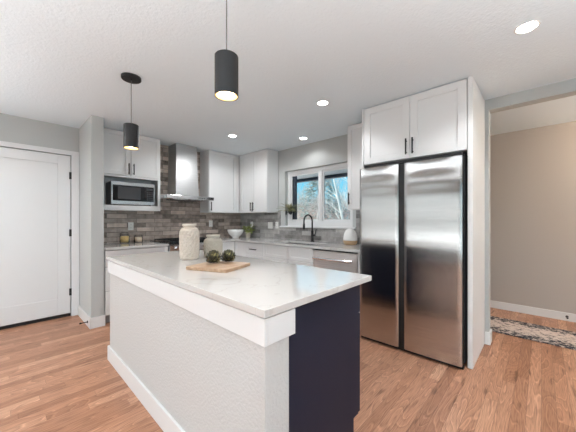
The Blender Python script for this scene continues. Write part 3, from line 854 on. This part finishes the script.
# microwave
zs = UZ0 + 0.067
t = thing('microwave', 'stainless microwave with black glass door on the cabinet shelf', 'microwave', (1.27, 4.25, zs))
mx0, mx1, my = 1.004, 1.550, 4.118
obj('body', MB().box(mx0, mx1, my + 0.030, 4.400, zs + 0.012, zs + 0.318), 'slot', t, 0.003)
obj('front_panel', MB().box(mx0, mx1, my, my + 0.029, zs + 0.012, zs + 0.318), 'steelplain', t, 0.004)
dd = obj('door', MB().box(mx0 + 0.015, mx0 + 0.415, my - 0.006, my - 0.0005, zs + 0.062, zs + 0.272), 'blackglass', t, 0.002)
obj('door_window', MB().box(mx0 + 0.075, mx0 + 0.355, my - 0.0085, my - 0.0065, zs + 0.085, zs + 0.250), 'greyglass', dd)
pp = obj('control_panel', MB().box(mx0 + 0.417, mx1 - 0.015, my - 0.006, my - 0.0005, zs + 0.062, zs + 0.272), 'blackglass', t, 0.002)
for r_ in range(5):
    m = MB()
    for c_ in range(3): m.box(mx0 + 0.436 + c_ * 0.029, mx0 + 0.456 + c_ * 0.029, my - 0.0078, my - 0.0062, zs + 0.082 + r_ * 0.026, zs + 0.096 + r_ * 0.026)
    obj('keypad_row', m, 'greyglass', pp)
obj('display', MB().box(mx0 + 0.432, mx1 - 0.028, my - 0.0078, my - 0.0062, zs + 0.222, zs + 0.252), 'greyglass', pp)
for x in (mx0 + 0.05, mx1 - 0.05):
    for y in (my + 0.05, 4.36):
        m = MB(); m.lathe([(0.012, 0.0005), (0.014, 0.0115)], (x, y, zs), 12); obj('foot', m, 'blackplastic', t)

# ------------------------------------------------------------------ island
ix0, ix1, iy0, iy1 = 0.651, 1.493, 0.726, 2.817
IT = 0.915
t = thing('kitchen_island', 'long kitchen island with textured white knee wall and navy cabinets', 'kitchen island', (1.07, 1.77, 0))
obj('knee_wall', MB().box(0.672, 0.802, 0.746, 2.800, 0.0, 0.8835), 'wall_light', t, 0.002)
m = MB(); zt0, zt1 = 0.777, 0.8795
m.box(0.658, 0.6715, 0.733, 2.812, zt0, zt1); m.box(0.6715, 0.826, 0.733, 0.7455, zt0, zt1); m.box(0.6715, 0.826, 2.8005, 2.812, zt0, zt1)
m.box(0.8025, 0.826, 0.7455, 0.774, zt0, zt1)
obj('apron_trim', m, 'trim', t, 0.0015)
m = MB(); m.box(0.656, 0.6715, 0.731, 2.815, 0.0, 0.125); m.box(0.6715, 0.802, 0.731, 0.7455, 0.0, 0.125); m.box(0.6715, 0.802, 2.8005, 2.815, 0.0, 0.125)
obj('baseboard', m, 'trim', t, 0.003)
m = MB(); cxr = 1.424
m.prism([(0.803, 0.0), (1.37, 0.0), (1.37, 0.118), (cxr, 0.118), (cxr, 0.8835), (0.803, 0.8835)], 1, 0.775, 0.794); obj('end_panel', m, 'navy', t, 0.001)
m = MB(); m.prism([(0.803, 0.0), (1.37, 0.0), (1.37, 0.118), (cxr, 0.118), (cxr, 0.8835), (0.803, 0.8835)], 1, 2.765, 2.784); obj('end_panel', m, 'navy', t, 0.001)
obj('cabinet_body', MB().box(0.803, cxr - 0.0, 0.7945, 2.7645, 0.118, 0.8835), 'navy', t)
obj('toe_kick', MB().box(0.803, 1.36, 0.7945, 2.7645, 0.0, 0.117), 'navy', t)
# cabinet fronts on the range side: they face +x
def island_front(a0, a1, z0, z1, nm, vertical, hpos):
    m = MB(); g = 0.0018; st = 0.05; x = cxr + 0.002
    a0 += g; a1 -= g; z0 += g; z1 -= g
    m.box(x, x + 0.012, a0, a1, z0, z1)
    m.box(x + 0.012, x + 0.021, a0, a0 + st, z0, z1); m.box(x + 0.012, x + 0.021, a1 - st, a1, z0, z1)
    m.box(x + 0.012, x + 0.021, a0 + st, a1 - st, z0, z0 + st); m.box(x + 0.012, x + 0.021, a0 + st, a1 - st, z1 - st, z1)
    d = obj(nm, m, 'navy', t, 0.001); xx = x + 0.0215
    h = MB(); a, z = hpos
    if vertical:
        h.tube([(xx + 0.026, a, z - 0.075), (xx + 0.026, a, z + 0.075)], 0.0055, 8)
        for s in (-1, 1): h.tube([(xx, a, z + s * 0.055), (xx + 0.026, a, z + s * 0.055)], 0.0045, 8)
    else:
        h.tube([(xx + 0.026, a - 0.075, z), (xx + 0.026, a + 0.075, z)], 0.0055, 8)
        for s in (-1, 1): h.tube([(xx, a + s * 0.055, z), (xx + 0.026, a + s * 0.055, z)], 0.0045, 8)
    obj('handle', h, 'black', d)
ys_ = [0.776, 1.438, 2.100, 2.783]
for a0, a1 in zip(ys_, ys_[1:]):
    island_front(a0, a1, 0.700, 0.875, 'drawer', False, ((a0 + a1) / 2, 0.79))
    mid = (a0 + a1) / 2
    island_front(a0, mid, 0.120, 0.698, 'door', True, (mid - 0.035, 0.60)); island_front(mid, a1, 0.120, 0.698, 'door', True, (mid + 0.035, 0.60))
o = obj('island_countertop', MB().box(ix0, ix1, iy0, iy1, 0.885, IT), 'quartz', None, 0.0025)
tag(o, 'white veined quartz worktop of the island carrying vases and board', 'countertop')

# ------------------------------------------------------------------ pendants and downlights
def pendant(label, x, y):
    t = thing('pendant_light', label, 'pendant light', (x, y, H), group=None)
    m = MB(); m.lathe([(0.072, -0.022), (0.075, -0.018), (0.075, 0.0)], (x, y, H - 0.0005), 36); obj('ceiling_canopy', m, 'black', t, 0.0)
    m = MB(); m.lathe([(0.010, -0.030), (0.010, -0.0225)], (x, y, H), 12); obj('cord_grip', m, 'black', t)
    zt, zb, r = 2.038, 1.842, 0.0565
    m = MB(); m.tube([(x, y, zt), (x, y, H - 0.0305)], 0.0030, 8); obj('cord', m, 'cord_grey', t)
    m = MB(); prof = [(0.001, zt), (r - 0.003, zt), (r, zt - 0.003), (r, zb), (r - 0.004, zb), (r - 0.004, zb + 0.055), (0.001, zb + 0.057)]
    m.lathe(prof, (x, y, 0), 40); s = obj('lamp_shade', m, 'black', t); smooth_by_angle(s, 40)
    m = MB(); n = 36
    a = [m.bm.verts.new((x + (r - 0.0045) * math.cos(2 * PI * k / n), y + (r - 0.0045) * math.sin(2 * PI * k / n), zb + 0.002)) for k in range(n)]
    b = [m.bm.verts.new((x + (r - 0.0055) * math.cos(2 * PI * k / n), y + (r - 0.0055) * math.sin(2 * PI * k / n), zb + 0.054)) for k in range(n)]
    for k in range(n): m.bm.faces.new([a[k], a[(k + 1) % n], b[(k + 1) % n], b[k]])
    obj('reflector', m, 'pend_in', s)
    m = MB(); m.lathe([(0.038, zb + 0.018), (0.042, zb + 0.024), (0.042, zb + 0.050), (0.03, zb + 0.0535)], (x, y, 0), 28); obj('bulb', m, 'lamp_warm', t)
    d = bpy.data.lights.new('pendant_glow', 'SPOT'); d.energy = 6; d.color = (1.0, 0.82, 0.58); d.spot_size = math.radians(100); d.spot_blend = 0.8; d.shadow_soft_size = 0.04
    l = bpy.data.objects.new('pendant_glow', d); C.objects.link(l); l.location = (0, 0, zb - 0.005 - H); l.parent = t
pendant('black cylinder pendant light nearest, hanging high over the island', 0.757, 1.120)
pendant('black cylinder pendant light over the far end of the island, with round ceiling canopy', 0.757, 2.514)

def downlight(label, x, y, grp, watts=15, spread=172):
    t = thing('recessed_light', label, 'ceiling light', (x, y, H), grp)
    m = MB(); m.lathe([(0.050, -0.002), (0.056, -0.0045), (0.062, -0.003), (0.062, -0.0005)], (x, y, H), 36)
    obj('trim_ring', m, 'ceramic', t)
    m = MB(); m.lathe([(0.047, -0.0052), (0.050, -0.0025)], (x, y, H), 32); obj('diffuser', m, 'lamp_white', t)
    d = bpy.data.lights.new('downlight_glow', 'SPOT'); d.energy = watts; d.color = (0.97, 0.98, 1.0); d.spot_size = math.radians(spread); d.spot_blend = 0.4; d.shadow_soft_size = 0.07
    l = bpy.data.objects.new('downlight_glow', d); C.objects.link(l); l.location = (0, 0, -0.03); l.parent = t
g = 'round recessed ceiling downlights'
downlight('round recessed downlight in front of the refrigerator, largest in view', 2.245, 0.066, g, 15, 140)
downlight('round recessed downlight in the ceiling left of the refrigerator cabinet', 2.265, 1.636, g, 10, 140)
downlight('round recessed downlight in the ceiling in front of the range hood side', 2.275, 3.216, g, 21)
downlight('small recessed downlight above the sink near the window', 3.05, 2.552, g, 4, 150)
for lx, ly, lb in ((-2.2, 3.0, 'added unseen downlight over the living area near the entry door'), (-2.2, 0.6, 'added unseen downlight over the middle of the living area'), (-2.2, -1.8, 'added unseen downlight over the far living area corner'),
        (-0.9, 3.3, 'added unseen downlight in front of the entry door'), (-0.3, -1.6, 'added unseen downlight behind the kitchen island'), (1.9, -1.8, 'added unseen downlight in the dining area')):
    downlight(lb, lx, ly, g, (34 if lx < -1 else 30 if ly > 3 else 10), 172)  # lamps added out of view as extra fill light
for lx, ly, lb in ((-0.95, 0.55, 'added unseen uplighter in the living area behind the island'), (-1.6, 3.0, 'added unseen uplighter by the left living area windows'), (0.75, -1.15, 'added unseen uplighter between island and rear wall')):
    t = thing('added_uplighter', lb, 'added lamp', (lx, ly, 0))  # uplighters added behind the camera to brighten the ceiling
    m = MB(); m.lathe([(0.15, 0.001), (0.15, 0.012), (0.04, 0.028), (0.012, 0.035)], (lx, ly, 0), 32); obj('base', m, 'black', t)
    m = MB(); m.tube([(lx, ly, 0.035), (lx, ly, 1.16)], 0.011, 12); obj('pole', m, 'black', t)
    m = MB(); m.lathe([(0.02, 1.16), (0.10, 1.19), (0.16, 1.26), (0.155, 1.262), (0.095, 1.20), (0.02, 1.175)], (lx, ly, 0), 36); obj('bowl_shade', m, 'black', t)
    m = MB(); m.lathe([(0.02, 1.177), (0.045, 1.19), (0.045, 1.22), (0.02, 1.24)], (lx, ly, 0), 20); obj('bulb', m, 'lamp_white', t)
    d = bpy.data.lights.new('added_uplight_glow', 'SPOT'); d.energy = 110 if lx < -1.5 else 120; d.color = (0.96, 0.98, 1.0); d.spot_size = math.radians(160); d.spot_blend = 1.0; d.shadow_soft_size = 0.10
    l = bpy.data.objects.new('added_uplight_glow', d); C.objects.link(l); l.location = (0, 0, 1.29); l.rotation_euler = (PI, 0, 0); l.parent = t
t = thing('ceiling_lamp', 'warm flush ceiling lamp lighting the hallway', 'ceiling light', (4.15, -1.25, H))
m = MB(); m.lathe([(0.14, -0.0005), (0.14, -0.03), (0.10, -0.07), (0.001, -0.085)], (4.15, -1.25, H), 30); obj('glass_shade', m, 'lamp_warm', t)
d = bpy.data.lights.new('hall_glow', 'POINT'); d.energy = 28; d.color = (1.0, 0.82, 0.66); d.shadow_soft_size = 0.12
l = bpy.data.objects.new('hall_glow', d); C.objects.link(l); l.location = (0, 0, -0.25); l.parent = t

# ------------------------------------------------------------------ outlets
def plate(label, face, a, z, w=0.072, h=0.115, gangs=1, grp='white wall plates on the tile', kind='outlet'):
    if face == 1: x, y = a, YH - 0.0105
    else: x, y = XW - 0.0105, a
    t = thing('wall_outlet' if kind == 'outlet' else 'light_switch', label, kind, (x, y, z), grp)
    def bx(d0, d1, a0, a1, z0, z1):
        m = MB()
        if face == 1: m.box(a0, a1, y - d1, y - d0, z0, z1)
        else: m.box(x - d1, x - d0, a0, a1, z0, z1)
        return m
    obj('cover_plate', bx(0.0, 0.006, a - w / 2, a + w / 2, z - h / 2, z + h / 2), 'plastic', t, 0.0015)
    for gi in range(gangs):
        ca = a + (gi - (gangs - 1) / 2) * 0.046
        if kind == 'outlet':
            for s in (-1, 1):
                r = obj('socket', bx(0.0062, 0.0075, ca - 0.014, ca + 0.014, z + s * 0.024 - 0.013, z + s * 0.024 + 0.013), 'plastic', t)
                mm = bx(0.0076, 0.0079, ca - 0.007, ca - 0.005, z + s * 0.024 - 0.004, z + s * 0.024 + 0.006)
                if face == 1: mm.box(ca + 0.005, ca + 0.007, y - 0.0079, y - 0.0076, z + s * 0.024 - 0.004, z + s * 0.024 + 0.006)
                else: mm.box(x - 0.0079, x - 0.0076, ca + 0.005, ca + 0.007, z + s * 0.024 - 0.004, z + s * 0.024 + 0.006)
                obj('slots', mm, 'slot', r)
        else:
            obj('rocker', bx(0.0062, 0.0095, ca - 0.016, ca + 0.016, z - 0.033, z + 0.033), 'plastic', t, 0.001)
plate('white wall outlet above the glass jars left of the stove', 1, 1.325, 1.148)
plate('white wall outlet on the tiles under the single door wall cabinet', 1, 2.645, 1.175)
plate('white wall outlet behind the small green plant in the corner', 0, 4.065, 1.150)
plate('wide double white switch plate left of the sink window', 0, 3.545, 1.145, w=0.118, gangs=2, kind='switch')
plate('white wall outlet right beside the window ledge, right of the double switch plate', 0, 3.375, 1.150)

# ------------------------------------------------------------------ objects on island
def vase(name, label, c, h, r, rim, mat, prof, fn):
    t = thing(name, label, 'vase', c)
    m = MB(); m.lathe(prof, c, 224, fn=fn)
    o = obj('body', m, mat, t, smooth=True)
    return t
c = (1.081, 2.137, IT + 0.0005)
def prof_vase(h, r, nr, rr, shoulder, lip):
    P = [(r * 0.80, 0), (r * 0.93, 0.006)]
    N = 70
    zs_ = shoulder * h
    for i in range(N + 1):
        q = i / N; P.append((r * (0.95 + 0.05 * math.sin(min(1, q * 1.4) * PI / 2)), 0.008 + (zs_ - 0.008) * q))
    nz = h - lip
    for i in range(1, 11):
        q = i / 10; P.append((nr + (r - nr) * math.cos(q * PI / 2) ** 0.8 if q < 1 else nr, zs_ + (nz - 0.008 - zs_) * math.sin(q * PI / 2)))
    P += [(nr, nz), (rr, nz + lip * 0.25), (rr + 0.002, nz + lip * 0.6), (rr - 0.001, h), (rr - 0.007, h), (nr - 0.008, nz), (nr - 0.008, h * 0.55), (0.001, h * 0.5)]
    return P
pv = prof_vase(0.292, 0.0765, 0.045, 0.054, 0.70, 0.022)
def quilt(k, ppm, amp, z0, z1):
    def fn(a, z, r):
        if z < z0 or z > z1 or r < 0.05: return 1.0
        u = a * k; w = z * ppm
        d = max(abs(math.cos((u + w) / 2)), abs(math.cos((u - w) / 2))) ** 7
        return 1.0 + amp * (d - 0.6)
    return fn
# denser rings for the relief
def dense(P, step=0.004):
    Q = [P[0]]
    for a, b in zip(P, P[1:]):
        n = max(1, int(abs(b[1] - a[1]) / step))
        for i in range(1, n + 1): Q.append((a[0] + (b[0] - a[0]) * i / n, a[1] + (b[1] - a[1]) * i / n))
    return Q
vase('vase', 'tall cream ceramic vase with quilted diamond relief on the island', c, 0.292, 0.083, 0, 'vase_cream', dense(pv), quilt(14, 130, 0.11, 0.02, 0.235))
c2 = (1.292, 2.118, IT + 0.0005)
pv2 = prof_vase(0.194, 0.080, 0.052, 0.058, 0.62, 0.022)
vase('vase', 'shorter grey washed ceramic vase with fine diamond relief on the island', c2, 0.197, 0.086, 0, 'vase_grey', dense(pv2, 0.003), quilt(18, 210, 0.07, 0.015, 0.15))
# cutting board
BL, BF, BR = Vector((0, 0, 0)), Vector((0, 0, 0)), Vector((0, 0, 0))
def on_plane(px, py, z):
    u = (px - 288) / F_PX; w = (CY_PX - py) / F_PX; a = math.radians(YAW)
    t_ = (z - EYE) / w
    return Vector(((math.cos(a) + u * math.sin(a)) * t_, (math.sin(a) - u * math.cos(a)) * t_, z))
zt_ = IT + 0.0205
BL = on_plane(184.8, 266.6, zt_); BF = on_plane(226.5, 269.8, zt_); BR = on_plane(251.0, 262.6, zt_)
BB_ = BL + BR - BF
cen = (BL + BR) / 2
def rounded(pts, q=0.06):
    out = []
    n_ = len(pts)
    for i in range(n_):
        p, a, b = pts[i], pts[i - 1], pts[(i + 1) % n_]
        for e in (0.0, 0.33, 0.66, 1.0):
            d1 = (a - p).normalized() * 0.018; d2 = (b - p).normalized() * 0.018
            k1, k2 = (1 - e) ** 2, e ** 2
            out.append(p + d1 * k1 + d2 * k2)
    return out
rp = rounded([BL, BF, BR, BB_])
m = MB(); m.hull([(p.x, p.y, IT + 0.0005) for p in rp], [(p.x, p.y, zt_) for p in rp])
o = obj('cutting_board', m, 'board', None, 0.002, origin=(cen.x, cen.y, IT))
tag(o, 'light wooden cutting board lying on the island below the vases', 'cutting board')
# artichokes
def artichoke(label, c, r, seed):
    random.seed(seed)
    t = thing('artichoke', label, 'artichoke', (c[0], c[1], zt_ + 0.0005))
    cz = zt_ + 0.0015 + r * 0.93
    m = MB()
    m.lathe([(0.001, -r * 0.84), (r * 0.5, -r * 0.72), (r * 0.8, -r * 0.3), (r * 0.84, 0), (r * 0.7, r * 0.42), (r * 0.35, r * 0.72), (0.001, r * 0.85)], (c[0], c[1], cz), 20)
    obj('heart', m, 'artichoke_dark', t, smooth=True)
    m = MB()
    rows = 6
    for j in range(rows):
        ph = -0.95 + 2.1 * j / (rows - 1)
        n_ = int(5 + 7 * math.cos(ph))
        for k in range(n_):
            a = 2 * PI * (k + 0.5 * (j % 2)) / n_ + random.uniform(-0.08, 0.08)
            def S(phi, rr): return Vector((c[0] + rr * math.cos(phi) * math.cos(a), c[1] + rr * math.cos(phi) * math.sin(a), cz + rr * math.sin(phi) * 0.92))
            b0 = S(ph - 0.22, r * 0.80); tp = S(min(1.5, ph + 0.36), r * 1.16)
            nrm = Vector((math.cos(ph) * math.cos(a), math.cos(ph) * math.sin(a), math.sin(ph)))
            m.quadleaf(b0, tp, r * 0.42, nrm, 0.10 * r)
    obj('leaves', m, 'artichoke', t)
    m = MB(); m.tube([(c[0] - r * 0.7, c[1] + r * 0.1, cz - r * 0.35), (c[0] - r * 1.15, c[1] + r * 0.15, cz - r * 0.45)], [r * 0.2, r * 0.17], 12); obj('stem', m, 'artichoke', t)
artichoke('dark green artichoke on the cutting board, the left larger one', (1.030, 1.680), 0.046, 3)
artichoke('dark green artichoke on the cutting board, the right one', (1.135, 1.655), 0.044, 8)

# ------------------------------------------------------------------ kitchen counter objects
def jar(label, x, y, h, r, fill, grp):
    t = thing('glass_jar', label, 'jar', (x, y, KC + 0.0005), None)
    z = KC + 0.0005
    m = MB(); m.lathe([(r * 0.9, 0), (r, 0.008), (r, h * 0.62), (r * 0.80, h * 0.74), (r * 0.80, h * 0.80), (r * 0.76, h * 0.80), (r * 0.76, h * 0.73), (r * 0.94, h * 0.61), (r * 0.94, 0.012), (0.001, 0.008)], (x, y, z), 28)
    obj('glass', m, 'jarglass', t, smooth=True)
    m = MB(); m.lathe([(0.001, 0.0095), (r * 0.90, 0.0125), (r * 0.915, h * 0.60), (r * 0.6, h * 0.66), (0.001, h * 0.64)], (x, y, z), 24, fn=lambda a, zz, rr: 1 + 0.03 * math.sin(7 * a + zz * 200)); obj('contents', m, fill, t, smooth=True)
    m = MB(); m.lathe([(r * 0.84, h * 0.805), (r * 0.86, h * 0.83), (r * 0.86, h * 0.90), (r * 0.70, h * 0.955), (r * 0.30, h)], (x, y, z), 24); obj('lid', m, 'jarglass', t, smooth=True)
    m = MB()
    m.tube([(x - r * 0.9, y - 0.004, z + h * 0.62), (x - r * 1.06, y - 0.004, z + h * 0.80), (x - r * 0.98, y - 0.004, z + h * 0.96)], 0.0018, 6)
    m.tube([(x + r * 0.9, y - 0.004, z + h * 0.62), (x + r * 1.04, y - 0.004, z + h * 0.90)], 0.0018, 6)
    ring = [(x + r * 0.82 * math.cos(2 * PI * k / 20), y + r * 0.82 * math.sin(2 * PI * k / 20), z + h * 0.77) for k in range(21)]
    m.tube(ring, 0.0018, 6, False)
    obj('clamp', m, 'wire', t)
jar('clip-top glass jar of yellow pasta below the wall outlet, the larger one', 1.213, 4.31, 0.150, 0.062, 'pasta', None)
jar('smaller clip-top glass jar of beige grain right of the pasta jar', 1.402, 4.335, 0.118, 0.058, 'oats', None)
# bowl
t = thing('bowl', 'white ceramic bowl on the worktop in the corner', 'bowl', (2.98, 4.12, KC + 0.0005))
z = KC + 0.0005
m = MB(); m.lathe([(0.060, 0), (0.062, 0.010), (0.058, 0.014), (0.095, 0.040), (0.125, 0.075), (0.143, 0.115), (0.148, 0.150), (0.143, 0.152), (0.137, 0.116), (0.118, 0.078), (0.088, 0.046), (0.001, 0.026)], (2.98, 4.12, z), 44)
obj('body', m, 'ceramic', t, smooth=True)
# plant in the corner
random.seed(5)
px_, py_ = 3.165, 3.985
t = thing('potted_plant', 'small leafy green plant in a beige pot beside the white bowl', 'plant', (px_, py_, KC + 0.0005))
m = MB(); m.lathe([(0.036, 0), (0.046, 0.085), (0.050, 0.087), (0.050, 0.100), (0.043, 0.100), (0.042, 0.086), (0.001, 0.084)], (px_, py_, z), 24); obj('pot', m, 'terracotta', t)
m = MB()
stems = []
for i in range(26):
    a = random.uniform(0, 2 * PI); sp = random.uniform(0.03, 0.15); hh = random.uniform(0.0, 0.15)
    p0 = Vector((px_, py_, z + 0.085)); p1 = p0 + Vector((math.cos(a) * sp, math.sin(a) * sp, hh))
    p1.x = min(p1.x, XW - 0.05)
    md = (p0 + p1) / 2 + Vector((0, 0, 0.02)); m.tube([p0, md, p1], 0.0015, 5); stems.append((p0, md, p1))
obj('stems', m, 'leaf', t)
m = MB()
for p0, md, p1 in stems:
    for q in range(6):
        b = md.lerp(p1, q / 5) if q < 5 else p1
        d = Vector((random.uniform(-1, 1), random.uniform(-1, 1), random.uniform(-0.4, 0.7))).normalized()
        tip = b + d * random.uniform(0.028, 0.045)
        tip.x = min(tip.x, XW - 0.02)
        m.quadleaf(b, tip, 0.026, Vector((random.uniform(-.4, .4), random.uniform(-.4, .4), 1)), 0.004)
lf = obj('leaves', m, 'leaf', t); lf['kind'] = 'stuff'
# air plant on window jamb
hx, hy, hz = 3.325, 3.060, 1.330
t = thing('hanging_planter', 'spiky grass-like plant in a small dark pot mounted at the left window jamb', 'plant', (hx, W1, hz))
m = MB(); m.lathe([(0.012, 0), (0.030, 0.018), (0.040, 0.050), (0.036, 0.052), (0.001, 0.046)], (hx, hy, hz), 20)
obj('pot', m, 'black', t)
bxx = 3.355; m = MB(); m.box(bxx - 0.012, bxx + 0.012, W1 - 0.004, W1 - 0.0005, hz, hz + 0.07); m.tube([(bxx, W1 - 0.004, hz + 0.04), (hx, hy + 0.036, hz + 0.04)], 0.004, 8)
obj('wall_bracket', m, 'black', t)
m = MB(); random.seed(11)
for i in range(64):
    a = random.uniform(0, 2 * PI); sp = random.uniform(0.08, 0.27); hh = random.uniform(-0.02, 0.15)
    b = Vector((hx, hy, hz + 0.047)); tip = b + Vector((math.cos(a) * sp, math.sin(a) * sp, hh))
    tip.x = min(tip.x, XW + 0.055)
    if tip.x > XW - 0.04: tip.y = min(tip.y, W1 - 0.01)
    m.quadleaf(b, tip, 0.020, Vector((0.1, 0.1, 1)), 0.03)
lf = obj('blades', m, 'leaf_dark', t); lf['kind'] = 'stuff'
# egg diffuser
ex, ey = 3.20, 1.862
t = thing('egg_ornament', 'white egg shaped diffuser on a wooden base beside the refrigerator', 'diffuser', (ex, ey, KC + 0.0005))
m = MB(); m.lathe([(0.070, 0), (0.085, 0.012), (0.093, 0.038), (0.095, 0.055), (0.001, 0.055)], (ex, ey, z), 32); obj('base', m, 'wood_light', t)
m = MB(); P = [(0.001, 0.0555)]
for i in range(0, 17):
    q = i / 16; a = q * PI / 2
    P.append((0.095 * math.cos(a) ** 0.8 if i < 16 else 0.001, 0.056 + 0.158 * math.sin(a)))
m.lathe(P, (ex, ey, z), 36); obj('shell', m, 'ceramic', t, smooth=True)

# ------------------------------------------------------------------ hallway rug
m = MB(); m.box(3.745, 4.325, -1.9, 1.45, 0.0005, 0.010)
o = obj('runner_rug', m, 'rug', None, 0.003, origin=(4.035, 0, 0)); tag(o, 'distressed black and cream runner rug on the hallway floor', 'rug')

# ------------------------------------------------------------------ trees outside
def branch(mb, p, d, L, r, depth, rnd, spread, seg=3, nside=5):
    pts = [Vector(p)]; rs = [r]
    dd = Vector(d).normalized()
    for i in range(seg):
        dd = (dd + Vector((rnd.uniform(-1, 1), rnd.uniform(-1, 1), rnd.uniform(-0.4, 0.8))) * 0.13).normalized()
        pts.append(pts[-1] + dd * L / seg); rs.append(r * (1 - 0.45 * (i + 1) / seg))
    mb.tube(pts, rs, nside)
    if depth > 0:
        for k in range(4 if depth > 1 else 5):
            q = rnd.uniform(0.35, 1.0); idx = min(seg, int(q * seg) + 1)
            b = pts[idx]
            nd = (dd + Vector((rnd.uniform(-1, 1), rnd.uniform(-1, 1), rnd.uniform(-0.2, 0.9))) * spread).normalized()
            branch(mb, b, nd, L * rnd.uniform(0.5, 0.72), rs[idx] * 0.6, depth - 1, rnd, spread, seg, 4)
def bare_tree(label, x, y, h, r, seed, mat, lean=(0, 0), depth=5, grp=None):
    rnd = random.Random(seed)
    m = MB(); branch(m, (x, y, -0.35), (lean[0], lean[1], 1), h * 0.5, r, depth, rnd, 0.75)
    o = obj('bare_tree', m, mat, None, origin=(x, y, -0.35)); tag(o, label, 'tree', grp)
def cam_xy(px, dist):
    u = (px - 288) / F_PX; a = math.radians(YAW)
    v = Vector((math.cos(a) + u * math.sin(a), math.sin(a) - u * math.cos(a))).normalized() * dist
    return v.x, v.y
def birch(label, px, dist, seed, lean, h):
    x, y = cam_xy(px, dist); rnd = random.Random(seed)
    t = thing('birch_tree', label, 'tree', (x, y, -0.35))
    m = MB(); pts = []; rs = []
    for i in range(9):
        q = i / 8; pts.append(Vector((x + lean[0] * q + 0.10 * math.sin(q * 5 + seed), y + lean[1] * q + 0.10 * math.cos(q * 4), -0.35 + h * q))); rs.append(0.062 * (1 - 0.7 * q))
    m.tube(pts, rs, 8); obj('trunk', m, 'birch', t)
    m = MB()
    for i in range(3, 9):
        for k in range(3):
            branch(m, pts[i], (rnd.uniform(-1, 1), rnd.uniform(-1, 1), rnd.uniform(0.3, 1.0)), h * 0.15, rs[i] * 0.30, 2, rnd, 0.8, 3, 4)
    obj('branches', m, 'birch', t)
birch('white barked tree with leaning trunk outside the right window pane, leftmost of the two', 354, 9.0, 1, (-0.58, 0.62), 3.6)
birch('white barked tree with upright trunk outside the right window pane, at its right', 358, 9.6, 4, (-0.35, 0.38), 3.8)
def evergreen(label, px, dist, h, r, seed):
    x, y = cam_xy(px, dist); rnd = random.Random(seed)
    t = thing('evergreen_tree', label, 'tree', (x, y, -0.35))
    m = MB(); m.tube([(x, y, -0.35), (x, y, -0.35 + h * 0.95)], [0.12, 0.02], 8); obj('trunk', m, 'bark', t)
    m = MB()
    for i in range(5200):
        q = rnd.random() ** 1.4
        rr = r * (1 - q * q) * rnd.uniform(0.2, 1.0) ** 0.6 + 0.05; a = rnd.uniform(0, 2 * PI)
        b = Vector((x + rr * math.cos(a), y + rr * math.sin(a), h * q * 0.97 - 0.1 - 0.12 * rr))
        d = Vector((math.cos(a), math.sin(a), rnd.uniform(-0.5, 0.4))) * rnd.uniform(0.12, 0.26)
        m.quadleaf(b, b + d, 0.085, (0, 0, 1), 0.01)
    lf = obj('foliage', m, 'pine', t); lf['kind'] = 'stuff'
evergreen('dark evergreen tree behind the middle of the window', 321, 16.5, 4.4, 2.3, 21)
for i, (px, dist, h, s, lb) in enumerate(((300, 11.0, 3.0, 31, 'bare brown tree outside the left window pane, at its left edge'),
        (313, 12.5, 3.9, 37, 'bare brown tree outside the left window pane, near the mullion'),
        (334, 21, 6.4, 41, 'tall bare brown tree rising behind the evergreen'),
        (358, 15.0, 4.6, 47, 'bare brown tree outside the right edge of the window'))):
    x, y = cam_xy(px, dist); bare_tree(lb, x, y, h, 0.042, s, 'bark' if i % 2 else 'brush')
m = MB(); rnd = random.Random(77)
for i in range(84):
    x, y = cam_xy(284 + i * 1.6, 24 + rnd.uniform(-1, 1))
    for k in range(5): branch(m, (x, y, -0.35), (rnd.uniform(-.6, .6), rnd.uniform(-.6, .6), 1), rnd.uniform(1.3, 2.2), 0.04, 2, rnd, 0.7, 2, 4)
o = obj('shrub_row', m, 'brush'); o['kind'] = 'stuff'; tag(o, 'low row of red brown leafless brush beyond the window', 'shrubs')
